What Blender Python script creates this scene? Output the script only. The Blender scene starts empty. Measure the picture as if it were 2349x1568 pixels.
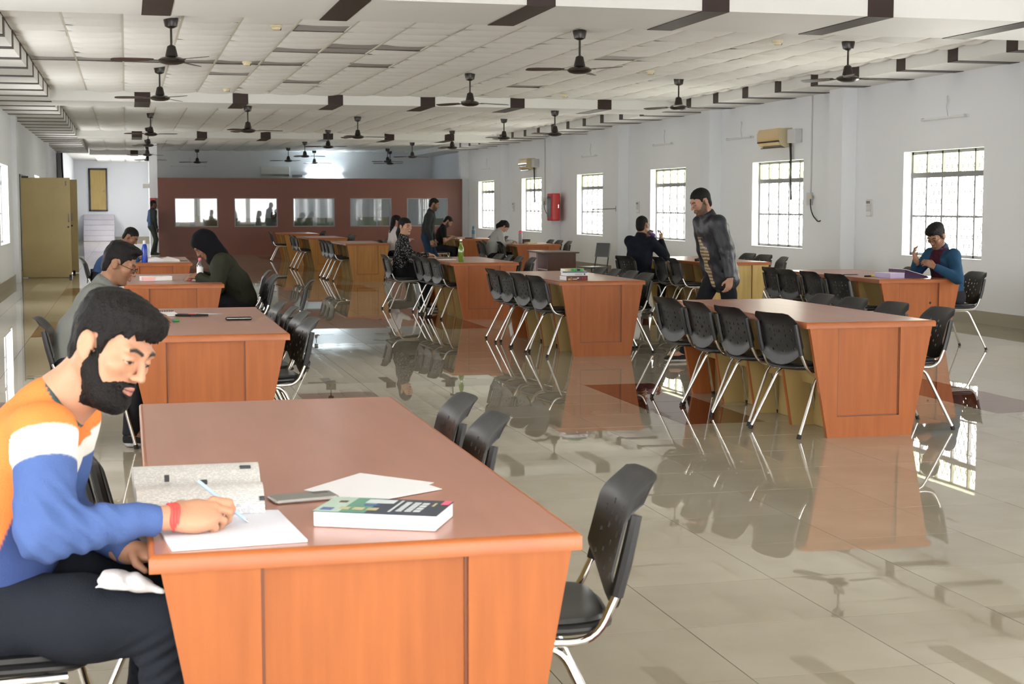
import bpy, math, random
import numpy as np
from mathutils import Vector, Matrix
random.seed(7)
rng = np.random.default_rng(7)
R = math.radians
scene = bpy.context.scene
C = scene.collection

# ---------------------------------------------------------------- camera
FPX, HORIZON, VPX, EYE = 3500.0, 472.0, 290.0, 1.5        # frame 2349 x 1568
PITCH = math.atan((784.0 - HORIZON) / FPX)
YAW = math.atan2(-(VPX - 1174.5) / FPX, math.cos(PITCH) + (784.0 - HORIZON) / FPX * math.sin(PITCH))
CF = Vector((math.sin(YAW) * math.cos(PITCH), math.cos(YAW) * math.cos(PITCH), -math.sin(PITCH)))
CR = Vector((math.cos(YAW), -math.sin(YAW), 0))
CU = CR.cross(CF)
cam_d = bpy.data.cameras.new('camera')
cam_d.sensor_width = 36.0
cam_d.lens = FPX / 2349.0 * 36.0
cam_d.clip_end = 300
cam_d.dof.use_dof = True
cam_d.dof.focus_distance = 10.5
cam_d.dof.aperture_fstop = 11.0
cam = bpy.data.objects.new('camera', cam_d)
C.objects.link(cam)
cam.location = (0, 0, EYE)
cam.rotation_euler = Matrix((CR, CU, -CF)).transposed().to_euler()
scene.camera = cam


def project(p):
    d = Vector(p) - Vector((0, 0, EYE))
    k = d.dot(CF)
    return 1174.5 + FPX * d.dot(CR) / k, 784 - FPX * d.dot(CU) / k, k


def at(u, v, Y):
    """the point of the hall seen at (u, v) that lies at depth Y"""
    d = CF * FPX + CR * (u - 1174.5) - CU * (v - 784)
    return d * (Y / d.y) + Vector((0, 0, EYE))


# ---------------------------------------------------------------- sky, light, exposure
world = bpy.data.worlds.new('overcast_sky')
scene.world = world
world.use_nodes = True
bg = world.node_tree.nodes['Background']
bg.inputs['Color'].default_value = (1.0, 0.985, 0.95, 1)
bg.inputs['Strength'].default_value = 3.2
vs = scene.view_settings
vs.view_transform = 'Standard'
vs.look = 'None'
vs.gamma = 1.0
vs.use_curve_mapping = False
vs.exposure = 2.2
scene.cycles.use_denoising = True
scene.cycles.use_adaptive_sampling = True
scene.cycles.adaptive_threshold = 0.02
scene.cycles.adaptive_min_samples = 24
scene.cycles.max_bounces = 7
scene.cycles.diffuse_bounces = 4
scene.cycles.glossy_bounces = 3
scene.cycles.transparent_max_bounces = 8
scene.cycles.sample_clamp_indirect = 8.0
scene.cycles.caustics_reflective = False
scene.cycles.caustics_refractive = False

XL, XR = -2.15, 10.6          # side walls
YB, YE = -2.6, 69.0           # wall behind the camera, far wall of the passage
ZC, ZB = 3.42, 3.245          # tiled ceiling, underside of the dropped beams
WIN_Y = [17.5 + 5.36 * k for k in range(-3, 6)]           # near jamb of each window bay
WIN_W, WIN_Z0, WIN_Z1 = 2.07, 0.80, 2.25
LEFT_WIN_Y = [y for y in WIN_Y if not 32 < y < 36] + [55.4, 58.3, 61.2, 64.1]  # the appended ones are passage windows added to brighten the far end
FILL_WIN_X = [-1.9, 1.3, 4.5, 7.6]  # unseen windows added behind the camera to light the foreground
FILL_WIN_W = 2.8


def portal(loc, rot, sx, sy):
    d = bpy.data.lights.new('window_portal', 'AREA')
    d.shape = 'RECTANGLE'
    d.size, d.size_y = sx, sy
    d.cycles.is_portal = True
    o = bpy.data.objects.new('window_portal', d)
    C.objects.link(o)
    o.location, o.rotation_euler = loc, rot


for y in WIN_Y:
    portal((XR + 0.26, y + WIN_W / 2, (WIN_Z0 + WIN_Z1) / 2), (0, R(90), 0), WIN_Z1 - WIN_Z0, WIN_W)
for y in LEFT_WIN_Y:
    portal((XL - 0.26, y + WIN_W / 2, (WIN_Z0 + WIN_Z1) / 2), (0, R(-90), 0), WIN_Z1 - WIN_Z0, WIN_W)
portal((XR + 0.26, 50.3, (WIN_Z0 + WIN_Z1) / 2), (0, R(90), 0), WIN_Z1 - WIN_Z0, 0.3)  # portal of the added office slit
for x in FILL_WIN_X:
    portal((x + FILL_WIN_W / 2, YB - 0.26, 1.5), (R(-90), 0, 0), FILL_WIN_W, 2.0)

# ---------------------------------------------------------------- mesh helpers
class MB:
    """collects geometry for ONE mesh object"""
    def __init__(s):
        s.v, s.f, s.m = [], [], []

    def add(s, vs, fs, mi=0):
        o = len(s.v)
        s.v += [tuple(p) for p in vs]
        s.f += [tuple(i + o for i in f) for f in fs]
        s.m += [mi] * len(fs)
        return s

    def box(s, x0, x1, y0, y1, z0, z1, mi=0):
        vs = [(x, y, z) for z in (z0, z1) for y in (y0, y1) for x in (x0, x1)]
        return s.add(vs, [(0, 2, 3, 1), (4, 5, 7, 6), (0, 1, 5, 4), (2, 6, 7, 3), (0, 4, 6, 2), (1, 3, 7, 5)], mi)

    def cbox(s, x0, x1, y0, y1, z0, z1, c=0.005, mi=0):
        """box with chamfered edges: loft of three rings"""
        vs, fs = [], []
        rings = [(c, z0), (0, z0 + c), (0, z1 - c), (c, z1)]
        for ins, z in rings:
            X0, X1, Y0, Y1 = x0 + ins, x1 - ins, y0 + ins, y1 - ins
            k = c
            vs += [(X0 + k, Y0, z), (X1 - k, Y0, z), (X1, Y0 + k, z), (X1, Y1 - k, z), (X1 - k, Y1, z), (X0 + k, Y1, z), (X0, Y1 - k, z), (X0, Y0 + k, z)]
        for r in range(3):
            for i in range(8):
                a, b = r * 8 + i, r * 8 + (i + 1) % 8
                fs.append((a, b, b + 8, a + 8))
        fs.append(tuple(range(7, -1, -1)))
        fs.append(tuple(range(24, 32)))
        return s.add(vs, fs, mi)

    def prism(s, poly, axis, a, b, mi=0):
        """polygon of (p, q) extruded along axis: x -> (y,z), y -> (x,z), z -> (x,y)"""
        n = len(poly)

        def P(p, q, t):
            return {'x': (t, p, q), 'y': (p, t, q), 'z': (p, q, t)}[axis]
        vs = [P(p, q, a) for p, q in poly] + [P(p, q, b) for p, q in poly]
        fs = [tuple(range(n)), tuple(range(2 * n - 1, n - 1, -1))]
        fs += [(i, i + n, (i + 1) % n + n, (i + 1) % n) for i in range(n)]
        return s.add(vs, fs, mi)

    def tube(s, pts, r, n=8, mi=0, cap=True):
        pts = [Vector(p) for p in pts]
        rs = r if isinstance(r, (list, tuple)) else [r] * len(pts)
        vs, fs = [], []
        ref = None
        for i, p in enumerate(pts):
            t = (pts[min(i + 1, len(pts) - 1)] - pts[max(i - 1, 0)]).normalized()
            if ref is None:
                ref = t.orthogonal().normalized()
            a = (ref - t * ref.dot(t))
            a = a.normalized() if a.length > 1e-6 else t.orthogonal().normalized()
            ref = a
            b = t.cross(a)
            for k in range(n):
                w = 2 * math.pi * k / n
                vs.append(p + (a * math.cos(w) + b * math.sin(w)) * rs[i])
        for i in range(len(pts) - 1):
            for k in range(n):
                a0, a1 = i * n + k, i * n + (k + 1) % n
                fs.append((a0, a1, a1 + n, a0 + n))
        if cap:
            fs.append(tuple(range(n - 1, -1, -1)))
            m = (len(pts) - 1) * n
            fs.append(tuple(range(m, m + n)))
        return s.add(vs, fs, mi)

    def lathe(s, prof, n=16, c=(0, 0, 0), mi=0):
        """profile of (r, z) turned about z"""
        vs, fs = [], []
        for r, z in prof:
            for k in range(n):
                w = 2 * math.pi * k / n
                vs.append((c[0] + r * math.cos(w), c[1] + r * math.sin(w), c[2] + z))
        for i in range(len(prof) - 1):
            for k in range(n):
                a, b = i * n + k, i * n + (k + 1) % n
                fs.append((a, b, b + n, a + n))
        fs.append(tuple(range(n - 1, -1, -1)))
        m = (len(prof) - 1) * n
        fs.append(tuple(range(m, m + n)))
        return s.add(vs, fs, mi)

    def mesh(s, name, mats, smooth=None):
        me = bpy.data.meshes.new(name)
        me.from_pydata(s.v, [], s.f)
        for m in (mats if isinstance(mats, (list, tuple)) else [mats]):
            me.materials.append(m)
        if any(s.m):
            me.polygons.foreach_set('material_index', s.m)
        if smooth:
            me.polygons.foreach_set('use_smooth', [True] * len(me.polygons))
            me.update()
            me.set_sharp_from_angle(angle=R(smooth))
        me.update()
        return me

    def obj(s, name, mats, parent=None, smooth=None, loc=None, rz=None):
        return link(name, s.mesh(name, mats, smooth), parent, loc, rz)


def link(name, me, parent=None, loc=None, rz=None):
    o = bpy.data.objects.new(name, me)
    C.objects.link(o)
    if parent is not None:
        o.parent = parent
    if loc is not None:
        o.location = loc
    if rz is not None:
        o.rotation_euler = (0, 0, rz)
    return o


def tag(o, label=None, cat=None, group=None, kind=None):
    if label:
        o['label'] = label
    if cat:
        o['category'] = cat
    if group:
        o['group'] = group
    if kind:
        o['kind'] = kind
    return o


def thing(name, label, cat, loc=(0, 0, 0), rz=0, group=None):
    o = bpy.data.objects.new(name, None)
    o.empty_display_size = 0.1
    C.objects.link(o)
    o.location = loc
    o.rotation_euler = (0, 0, rz)
    return tag(o, label, cat, group)


KIDS = {}


def copy_tree(o, parent=None):
    c = o.copy()
    C.objects.link(c)
    if parent is not None:
        c.parent = parent
    for ch in o.children:
        copy_tree(ch, c)
    return c


def struct(name, mb, mats, smooth=None):
    return tag(mb.obj(name, mats, None, smooth), kind='structure')


def fillet(pts, r, n=5):
    """round the inner corners of a polyline"""
    pts = [Vector(p) for p in pts]
    out = [pts[0]]
    for i in range(1, len(pts) - 1):
        a, b, c = pts[i - 1], pts[i], pts[i + 1]
        u, w = (a - b), (c - b)
        d = min(r, u.length * 0.49, w.length * 0.49)
        p, q = b + u.normalized() * d, b + w.normalized() * d
        for k in range(n + 1):
            t = k / n
            out.append(p * (1 - t) ** 2 + b * 2 * t * (1 - t) + q * t * t)
    out.append(pts[-1])
    return out


# ---------------------------------------------------------------- materials
def mat(name, col, rough=0.5, metal=0.0, spec=0.5, noise=None, bump=None, coat=0.0, alpha=None):
    """noise = (scale vector, second colour, detail); bump = (scale, distance)"""
    m = bpy.data.materials.new(name)
    m.use_nodes = True
    nt = m.node_tree
    b = nt.nodes['Principled BSDF']
    b.inputs['Base Color'].default_value = (*col, 1)
    b.inputs['Roughness'].default_value = rough
    b.inputs['Metallic'].default_value = metal
    b.inputs['Specular IOR Level'].default_value = spec
    if coat:
        b.inputs['Coat Weight'].default_value = coat
        b.inputs['Coat Roughness'].default_value = 0.08
    L = nt.links.new
    if noise or bump:
        tc = nt.nodes.new('ShaderNodeTexCoord')
    if noise:
        sc, c2, det = noise
        mp = nt.nodes.new('ShaderNodeMapping')
        mp.inputs['Scale'].default_value = sc
        nz = nt.nodes.new('ShaderNodeTexNoise')
        nz.inputs['Scale'].default_value = 1.0
        nz.inputs['Detail'].default_value = det
        rp = nt.nodes.new('ShaderNodeValToRGB')
        rp.color_ramp.elements[0].position = 0.3
        rp.color_ramp.elements[1].position = 0.7
        rp.color_ramp.elements[0].color = (*col, 1)
        rp.color_ramp.elements[1].color = (*c2, 1)
        L(tc.outputs['Object'], mp.inputs['Vector'])
        L(mp.outputs['Vector'], nz.inputs['Vector'])
        L(nz.outputs['Fac'], rp.inputs['Fac'])
        L(rp.outputs['Color'], b.inputs['Base Color'])
    if bump:
        n2 = nt.nodes.new('ShaderNodeTexNoise')
        n2.inputs['Scale'].default_value = bump[0]
        n2.inputs['Detail'].default_value = 2
        bp = nt.nodes.new('ShaderNodeBump')
        bp.inputs['Distance'].default_value = bump[1]
        L(tc.outputs['Object'], n2.inputs['Vector'])
        L(n2.outputs['Fac'], bp.inputs['Height'])
        L(bp.outputs['Normal'], b.inputs['Normal'])
    return m


def emitter(name, col, strength):
    m = mat(name, (0.8, 0.8, 0.8))
    b = m.node_tree.nodes['Principled BSDF']
    b.inputs['Emission Color'].default_value = (*col, 1)
    b.inputs['Emission Strength'].default_value = strength
    return m


def glass(name, tint, gloss=0.06):
    """thin pane: tinted see-through with a faint mirror"""
    m = bpy.data.materials.new(name)
    m.use_nodes = True
    nt = m.node_tree
    nt.nodes.remove(nt.nodes['Principled BSDF'])
    out = nt.nodes['Material Output']
    t = nt.nodes.new('ShaderNodeBsdfTransparent')
    t.inputs['Color'].default_value = (*tint, 1)
    g = nt.nodes.new('ShaderNodeBsdfGlossy')
    g.inputs['Roughness'].default_value = 0.02
    mx = nt.nodes.new('ShaderNodeMixShader')
    mx.inputs['Fac'].default_value = gloss
    nt.links.new(t.outputs[0], mx.inputs[1])
    nt.links.new(g.outputs[0], mx.inputs[2])
    nt.links.new(mx.outputs[0], out.inputs['Surface'])
    return m


def floor_mat(name, c1, c2, rough):
    """polished vitrified tile: cloudy beige, tone shifts tile by tile"""
    m = bpy.data.materials.new(name)
    m.use_nodes = True
    nt = m.node_tree
    L = nt.links.new
    b = nt.nodes['Principled BSDF']
    b.inputs['Roughness'].default_value = rough
    b.inputs['IOR'].default_value = 1.52
    g = nt.nodes.new('ShaderNodeNewGeometry')
    nz = nt.nodes.new('ShaderNodeTexNoise')
    nz.inputs['Scale'].default_value = 3.0
    nz.inputs['Detail'].default_value = 4
    L(g.outputs['Position'], nz.inputs['Vector'])
    sn = nt.nodes.new('ShaderNodeVectorMath')
    sn.operation = 'SNAP'
    sn.inputs[1].default_value = (0.6, 0.6, 10)
    of = nt.nodes.new('ShaderNodeVectorMath')
    of.operation = 'ADD'
    of.inputs[1].default_value = (-1.3 + 60, -5.02 + 60, 5)
    L(g.outputs['Position'], of.inputs[0])
    L(of.outputs[0], sn.inputs[0])
    wn = nt.nodes.new('ShaderNodeTexWhiteNoise')
    L(sn.outputs[0], wn.inputs['Vector'])
    ad = nt.nodes.new('ShaderNodeMath')
    ad.operation = 'MULTIPLY_ADD'
    ad.inputs[1].default_value = 0.45
    L(wn.outputs['Value'], ad.inputs[0])
    sb = nt.nodes.new('ShaderNodeMath')
    sb.operation = 'SUBTRACT'
    sb.inputs[1].default_value = 0.22
    L(nz.outputs['Fac'], sb.inputs[0])
    L(sb.outputs[0], ad.inputs[2])
    rp = nt.nodes.new('ShaderNodeValToRGB')
    rp.color_ramp.elements[0].position = 0.2
    rp.color_ramp.elements[1].position = 0.8
    rp.color_ramp.elements[0].color = (*c1, 1)
    rp.color_ramp.elements[1].color = (*c2, 1)
    L(ad.outputs[0], rp.inputs['Fac'])
    L(rp.outputs['Color'], b.inputs['Base Color'])
    return m


def col_mat(name, rough=0.7, spec=0.3, bump=(350, 0.0006)):
    """colour comes from the mesh's own colour attribute (cloth dye, skin, print)"""
    m = mat(name, (0.5, 0.5, 0.5), rough, spec=spec, bump=bump)
    a = m.node_tree.nodes.new('ShaderNodeAttribute')
    a.attribute_name = 'Col'
    m.node_tree.links.new(a.outputs['Color'], m.node_tree.nodes['Principled BSDF'].inputs['Base Color'])
    return m


M = {}
M['wall'] = mat('wall_paint', (0.85, 0.875, 0.915), 0.65, noise=((0.5, 0.5, 0.35), (0.81, 0.835, 0.88), 5), bump=(60, 0.0008))
M['white'] = mat('white_paint', (0.82, 0.82, 0.80), 0.55, noise=((0.7, 0.7, 0.7), (0.77, 0.77, 0.745), 4))
M['tile'] = mat('ceiling_tile_board', (0.90, 0.90, 0.875), 0.6, noise=((0.9, 0.9, 0.9), (0.86, 0.855, 0.82), 4))
M['tile_grey'] = mat('bare_grey_panel', (0.36, 0.345, 0.345), 0.45, noise=((1.5, 1.5, 1.5), (0.42, 0.40, 0.395), 3))
M['tbar'] = mat('ceiling_bar_cream', (0.66, 0.63, 0.54), 0.5)
M['gap'] = mat('shadow_gap_bar', (0.16, 0.145, 0.12), 0.7)
M['strip'] = mat('brown_laminate_strip', (0.030, 0.016, 0.014), 0.45, spec=0.3, noise=((3, 3, 3), (0.042, 0.023, 0.020), 3))
M['skirt'] = mat('beige_skirting', (0.40, 0.37, 0.30), 0.25)
M['grout'] = mat('grout', (0.06, 0.052, 0.042), 0.9, spec=0.1)
M['floor'] = floor_mat('polished_beige_tile', (0.345, 0.303, 0.226), (0.405, 0.36, 0.278), 0.010)
M['floor_b'] = floor_mat('polished_brown_tile', (0.115, 0.030, 0.014), (0.13, 0.037, 0.017), 0.012)
M['wood'] = mat('orange_wood_veneer', (0.37, 0.110, 0.029), 0.45, spec=0.3, noise=((26, 26, 2.2), (0.30, 0.088, 0.023), 5))
M['wood_y'] = mat('golden_wood_veneer', (0.42, 0.200, 0.05), 0.45, spec=0.3, noise=((26, 26, 2.2), (0.34, 0.145, 0.033), 5))
M['wood_edge'] = mat('orange_wood_lipping', (0.38, 0.110, 0.026), 0.35, spec=0.4, noise=((6, 2.0, 20), (0.32, 0.085, 0.018), 4))
M['groove_shade'] = mat('dark_groove_shade', (0.15, 0.04, 0.010), 0.4)
M['lam'] = mat('brown_table_laminate', (0.45, 0.205, 0.140), 0.28, noise=((14, 1.6, 14), (0.39, 0.172, 0.116), 5))
M['yellow'] = mat('yellow_laminate', (0.44, 0.315, 0.125), 0.4, noise=((2, 2, 2), (0.39, 0.275, 0.105), 3))
M['gold'] = mat('mustard_door_laminate', (0.50, 0.385, 0.165), 0.42, noise=((2, 2, 2), (0.45, 0.345, 0.14), 3))
M['gold_wood'] = mat('yellow_wood_veneer', (0.56, 0.40, 0.13), 0.38, noise=((22, 22, 2), (0.48, 0.325, 0.095), 4))
M['black'] = mat('black_plastic', (0.013, 0.013, 0.014), 0.40, bump=(900, 0.0002))
M['pad'] = mat('black_vinyl_pad', (0.012, 0.012, 0.012), 0.34)
M['rubber'] = mat('black_rubber', (0.01, 0.01, 0.01), 0.7)
M['chrome'] = mat('chrome_tube', (0.78, 0.78, 0.77), 0.10, metal=1.0)
M['steel'] = mat('grey_painted_steel', (0.24, 0.24, 0.25), 0.45, bump=(80, 0.001))
M['wire'] = mat('mesh_wire', (0.10, 0.10, 0.095), 0.5)
M['maroon'] = mat('maroon_partition_laminate', (0.160, 0.052, 0.033), 0.42, noise=((1.2, 1.2, 1.2), (0.140, 0.045, 0.029), 3))
M['fan'] = mat('dark_brown_fan_enamel', (0.020, 0.014, 0.012), 0.28)
M['fan_b'] = mat('brown_fan_blade', (0.060, 0.034, 0.028), 0.3)
M['cream'] = mat('cream_plastic', (0.70, 0.62, 0.42), 0.4)
M['ac'] = mat('gold_glossy_panel', (0.72, 0.53, 0.27), 0.08, coat=0.6)
M['ac_side'] = mat('cream_unit_side', (0.58, 0.50, 0.32), 0.4)
M['plate'] = mat('grey_switch_plate', (0.62, 0.63, 0.64), 0.35)
M['red'] = mat('red_enamel', (0.55, 0.015, 0.015), 0.3)
M['dark'] = mat('dark_glass', (0.02, 0.02, 0.022), 0.1)
M['desk'] = mat('dark_walnut_laminate', (0.085, 0.032, 0.022), 0.3, noise=((18, 18, 2), (0.065, 0.024, 0.017), 4))
M['desk_l'] = mat('pale_mauve_board', (0.40, 0.30, 0.30), 0.45)
M['marble'] = mat('pale_lavender_stone', (0.62, 0.60, 0.65), 0.25, noise=((2, 2, 2), (0.56, 0.54, 0.60), 4))
M['green_panel'] = mat('sage_green_fabric_screen', (0.30, 0.36, 0.25), 0.7)
M['tan_panel'] = mat('tan_wood_panel', (0.52, 0.42, 0.26), 0.5)
M['pane'] = glass('clear_window_pane', (0.99, 0.99, 0.97), 0.04)
M['pane_y'] = glass('yellowish_window_pane', (0.98, 0.99, 0.80), 0.04)
M['office_glass'] = glass('office_glass', (0.88, 0.90, 0.91), 0.10)
M['paper'] = mat('white_paper', (0.84, 0.84, 0.86), 0.6)
M['tube_on'] = emitter('lit_fluorescent_tube', (0.80, 0.93, 1.0), 34.0)
M['tube_off'] = mat('unlit_tube', (0.80, 0.82, 0.84), 0.3)

# ================================================================ THE HALL
# ---- floor: grout bed, 300 tiles that show largest as parts, the rest joined
TX0, TY0, TS = 1.3, 5.02, 0.6
fl = struct('floor', MB().box(XL, XR, YB, YE, -0.12, -0.0008), M['grout'])


def is_brown(i, j):
    # inlaid brown bars, one tile wide and four long
    x, y = TX0 + (i + 0.5) * TS, TY0 + (j + 0.5) * TS
    cx = (x - 1.6 + 24.0) % 2.4
    cy = (y - 9.82 + 84.0) % 8.4
    return (cx < 0.1 or cx > 2.3) and cy < 2.4 and y < 46


cells = []
for i in range(-6, 16):
    for j in range(-24, 107):
        x0, x1 = max(TX0 + i * TS, XL), min(TX0 + (i + 1) * TS, XR)
        y0, y1 = TY0 + j * TS, min(TY0 + (j + 1) * TS, YE)
        if x1 - x0 > 0.05 and y1 > y0 and y0 >= YB - 0.01:
            u, v, k = project(((x0 + x1) / 2, (y0 + y1) / 2, 0))
            seen = k > 1 and -80 < u < 2430 and 0 < v < 1640
            full = x1 - x0 > TS - 0.01 and y1 - y0 > TS - 0.01
            cells.append((k if (seen and full) else 999, i, j, x0, x1, y0, y1))
cells.sort()
G = 0.0015
hs = TS / 2 - G


def tile_mesh(m):
    b = 0.0002
    mb = MB()
    vs = [(-hs, -hs, -0.0024), (hs, -hs, -0.0024), (hs, hs, -0.0024), (-hs, hs, -0.0024),
          (-hs + b, -hs + b, 0), (hs - b, -hs + b, 0), (hs - b, hs - b, 0), (-hs + b, hs - b, 0)]
    mb.add(vs, [(4, 5, 6, 7), (0, 1, 5, 4), (1, 2, 6, 5), (2, 3, 7, 6), (3, 0, 4, 7)])
    return mb.mesh('floor_tile', m)


tm = {False: tile_mesh(M['floor']), True: tile_mesh(M['floor_b'])}
rest = MB()
for n, (k, i, j, x0, x1, y0, y1) in enumerate(cells):
    br = is_brown(i, j)
    tx, ty = rng.normal(0, 0.0005, 2)
    if n < 290 and k < 900:
        o = link('floor_tile', tm[br], fl, ((x0 + x1) / 2, (y0 + y1) / 2, 0))
        o.rotation_euler = (tx, ty, 0)
    else:
        a, b, c, d = x0 + G, x1 - G, y0 + G, y1 - G
        hx, hy = (b - a) / 2, (d - c) / 2
        vs = []
        for sx, sy in ((-1, -1), (1, -1), (1, 1), (-1, 1)):
            vs.append(((a + b) / 2 + sx * hx, (c + d) / 2 + sy * hy, -sx * hx * ty + sy * hy * tx))
        rest.add(vs, [(0, 1, 2, 3)], 1 if br else 0)
tag(rest.obj('far_floor_tiles', [M['floor'], M['floor_b']], fl), kind='stuff')


# ---- side walls with window openings
def wall_with_openings(name, x0, x1, ya, yb, ops):
    mb = MB()
    ops = sorted(ops)
    y = ya
    for (a, b, z0, z1) in ops:
        if a > y:
            mb.box(x0, x1, y, a, 0, ZC + 0.3)
        if z0 > 0:
            mb.box(x0, x1, a, b, 0, z0)
        mb.box(x0, x1, a, b, z1, ZC + 0.3)
        y = b
    mb.box(x0, x1, y, yb, 0, ZC + 0.3)
    return struct(name, mb, M['wall'])


wr = wall_with_openings('wall_right', XR, XR + 0.24, YB, 54.2, [(y, y + WIN_W, WIN_Z0, WIN_Z1) for y in WIN_Y] + [(50.15, 50.45, WIN_Z0, WIN_Z1)])
wl = wall_with_openings('wall_left', XL - 0.24, XL, YB, YE + 0.2,
                        [(y, y + WIN_W, WIN_Z0, WIN_Z1) for y in LEFT_WIN_Y])
mb = MB()
x = XL
for bx in FILL_WIN_X:
    mb.box(x, bx, YB - 0.24, YB, 0, ZC + 0.3)
    mb.box(bx, bx + FILL_WIN_W, YB - 0.24, YB, 0, 0.5)
    mb.box(bx, bx + FILL_WIN_W, YB - 0.24, YB, 2.5, ZC + 0.3)
    x = bx + FILL_WIN_W
mb.box(x, XR, YB - 0.24, YB, 0, ZC + 0.3)
struct('wall_behind', mb, M['wall'])
wb = struct('wall_back', MB().box(0.94, XR, 54.0, 54.2, 0, ZC + 0.3), M['wall'])
struct('wall_passage', MB().box(0.94, 1.14, 54.2, YE, 0, ZC + 0.3), M['wall'])
struct('wall_far', MB().box(XL, 1.2, YE, YE + 0.2, 0, ZC + 0.3), M['wall'])
# skirting
sk = MB()
sk.box(XR - 0.02, XR, YB, 54, 0, 0.16)
struct('baseboard_right', sk, M['skirt'])
sk = MB()
sk.box(XL, XL + 0.02, YB, 33.4, 0, 0.16)
sk.box(XL, XL + 0.02, 35.6, YE, 0, 0.16)
struct('baseboard_left', sk, M['skirt'])
struct('baseboard_far', MB().box(-0.5, 0.94, YE - 0.02, YE, 0, 0.16), M['skirt'])
# pillars on the right wall and a few on the left
for y in [21.03 + 5.36 * k for k in range(-5, 6)]:
    struct('pillar', MB().box(XR - 0.23, XR + 0.01, y, y + 0.45, 0, ZB + 0.01), M['wall'])
for y in [31.9, 44.8]:
    struct('pillar', MB().box(XL - 0.01, XL + 0.09, y - 0.5, y, 0, ZB + 0.01), M['wall'])

# ---- ceiling
ce = struct('ceiling', MB().box(XL, XR, YB, YE, ZC + 0.05, ZC + 0.3), M['white'])
XIL, XIR = -1.185, 9.76                    # inner faces of the side bulkheads
BEAMS = [(-0.5, 0.9), (13.08, 14.58), (26.66, 28.06), (40.4, 41.85), (54.2, 55.4)]
tl = struct('trim_1', MB().box(XL, XIL, YB, 53.0, ZB, ZC + 0.05), M['white'])
tr = struct('trim_2', MB().box(XIR, XR, YB, 54.0, ZB, ZC + 0.05), M['white'])
T = 0.006


def strips(parent, x_in, x_wall, ys, w=0.23):
    s = 1 if x_wall > x_in else -1
    mb = MB()
    mb.box(min(x_in, x_in - s * T), max(x_in, x_in - s * T), -w / 2, w / 2, ZB - T, ZC - 0.005)
    mb.box(min(x_in - s * T, x_wall), max(x_in - s * T, x_wall), -w / 2, w / 2, ZB - T, ZB)
    me = mb.mesh('ceiling_strip', M['strip'])
    for y in ys:
        link('ceiling_strip', me, parent, (0, y, 0))


strips(tr, XIR, XR, [18.15 + 1.285 * k for k in range(-5, 23)])
strips(tl, XIL, XL, [17.95 + 1.285 * k for k in range(-3, 28)])
for n, (a, b) in enumerate(BEAMS):
    x1 = XIR if n < 4 else 0.94
    bm = struct('trim_%d' % (n + 3), MB().box(XIL, x1, a, b, ZB, ZC + 0.05), M['white'])
    me = MB()
    me.box(-0.13, 0.13, a - T, a, ZB - T, ZC - 0.005)
    me.box(-0.13, 0.13, a, b, ZB - T, ZB)
    me.box(-0.13, 0.13, b, b + T, ZB - T, ZC - 0.005)
    me = me.mesh('beam_wrap', M['strip'])
    for k in range(-1, 7):
        xx = 0.30 + 1.628 * k
        if xx > XIL + 0.2 and xx < x1 - 0.2:
            link('beam_wrap', me, bm, (xx, 0, 0))

# tiles sag a little between the bars
NT = 8


def sag_tile(lx, ly, sag):
    vs, fs = [], []
    for a in range(NT + 1):
        for b in range(NT + 1):
            u, v = a / NT, b / NT
            h = (1 - (2 * u - 1) ** 4) * (1 - abs(2 * v - 1) ** 2.4)
            vs.append(((u - 0.5) * lx, (v - 0.5) * ly, -sag * h))
    for a in range(NT):
        for b in range(NT):
            i = a * (NT + 1) + b
            fs.append((i, i + 1, i + NT + 2, i + NT + 1))
    return vs, fs


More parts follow.
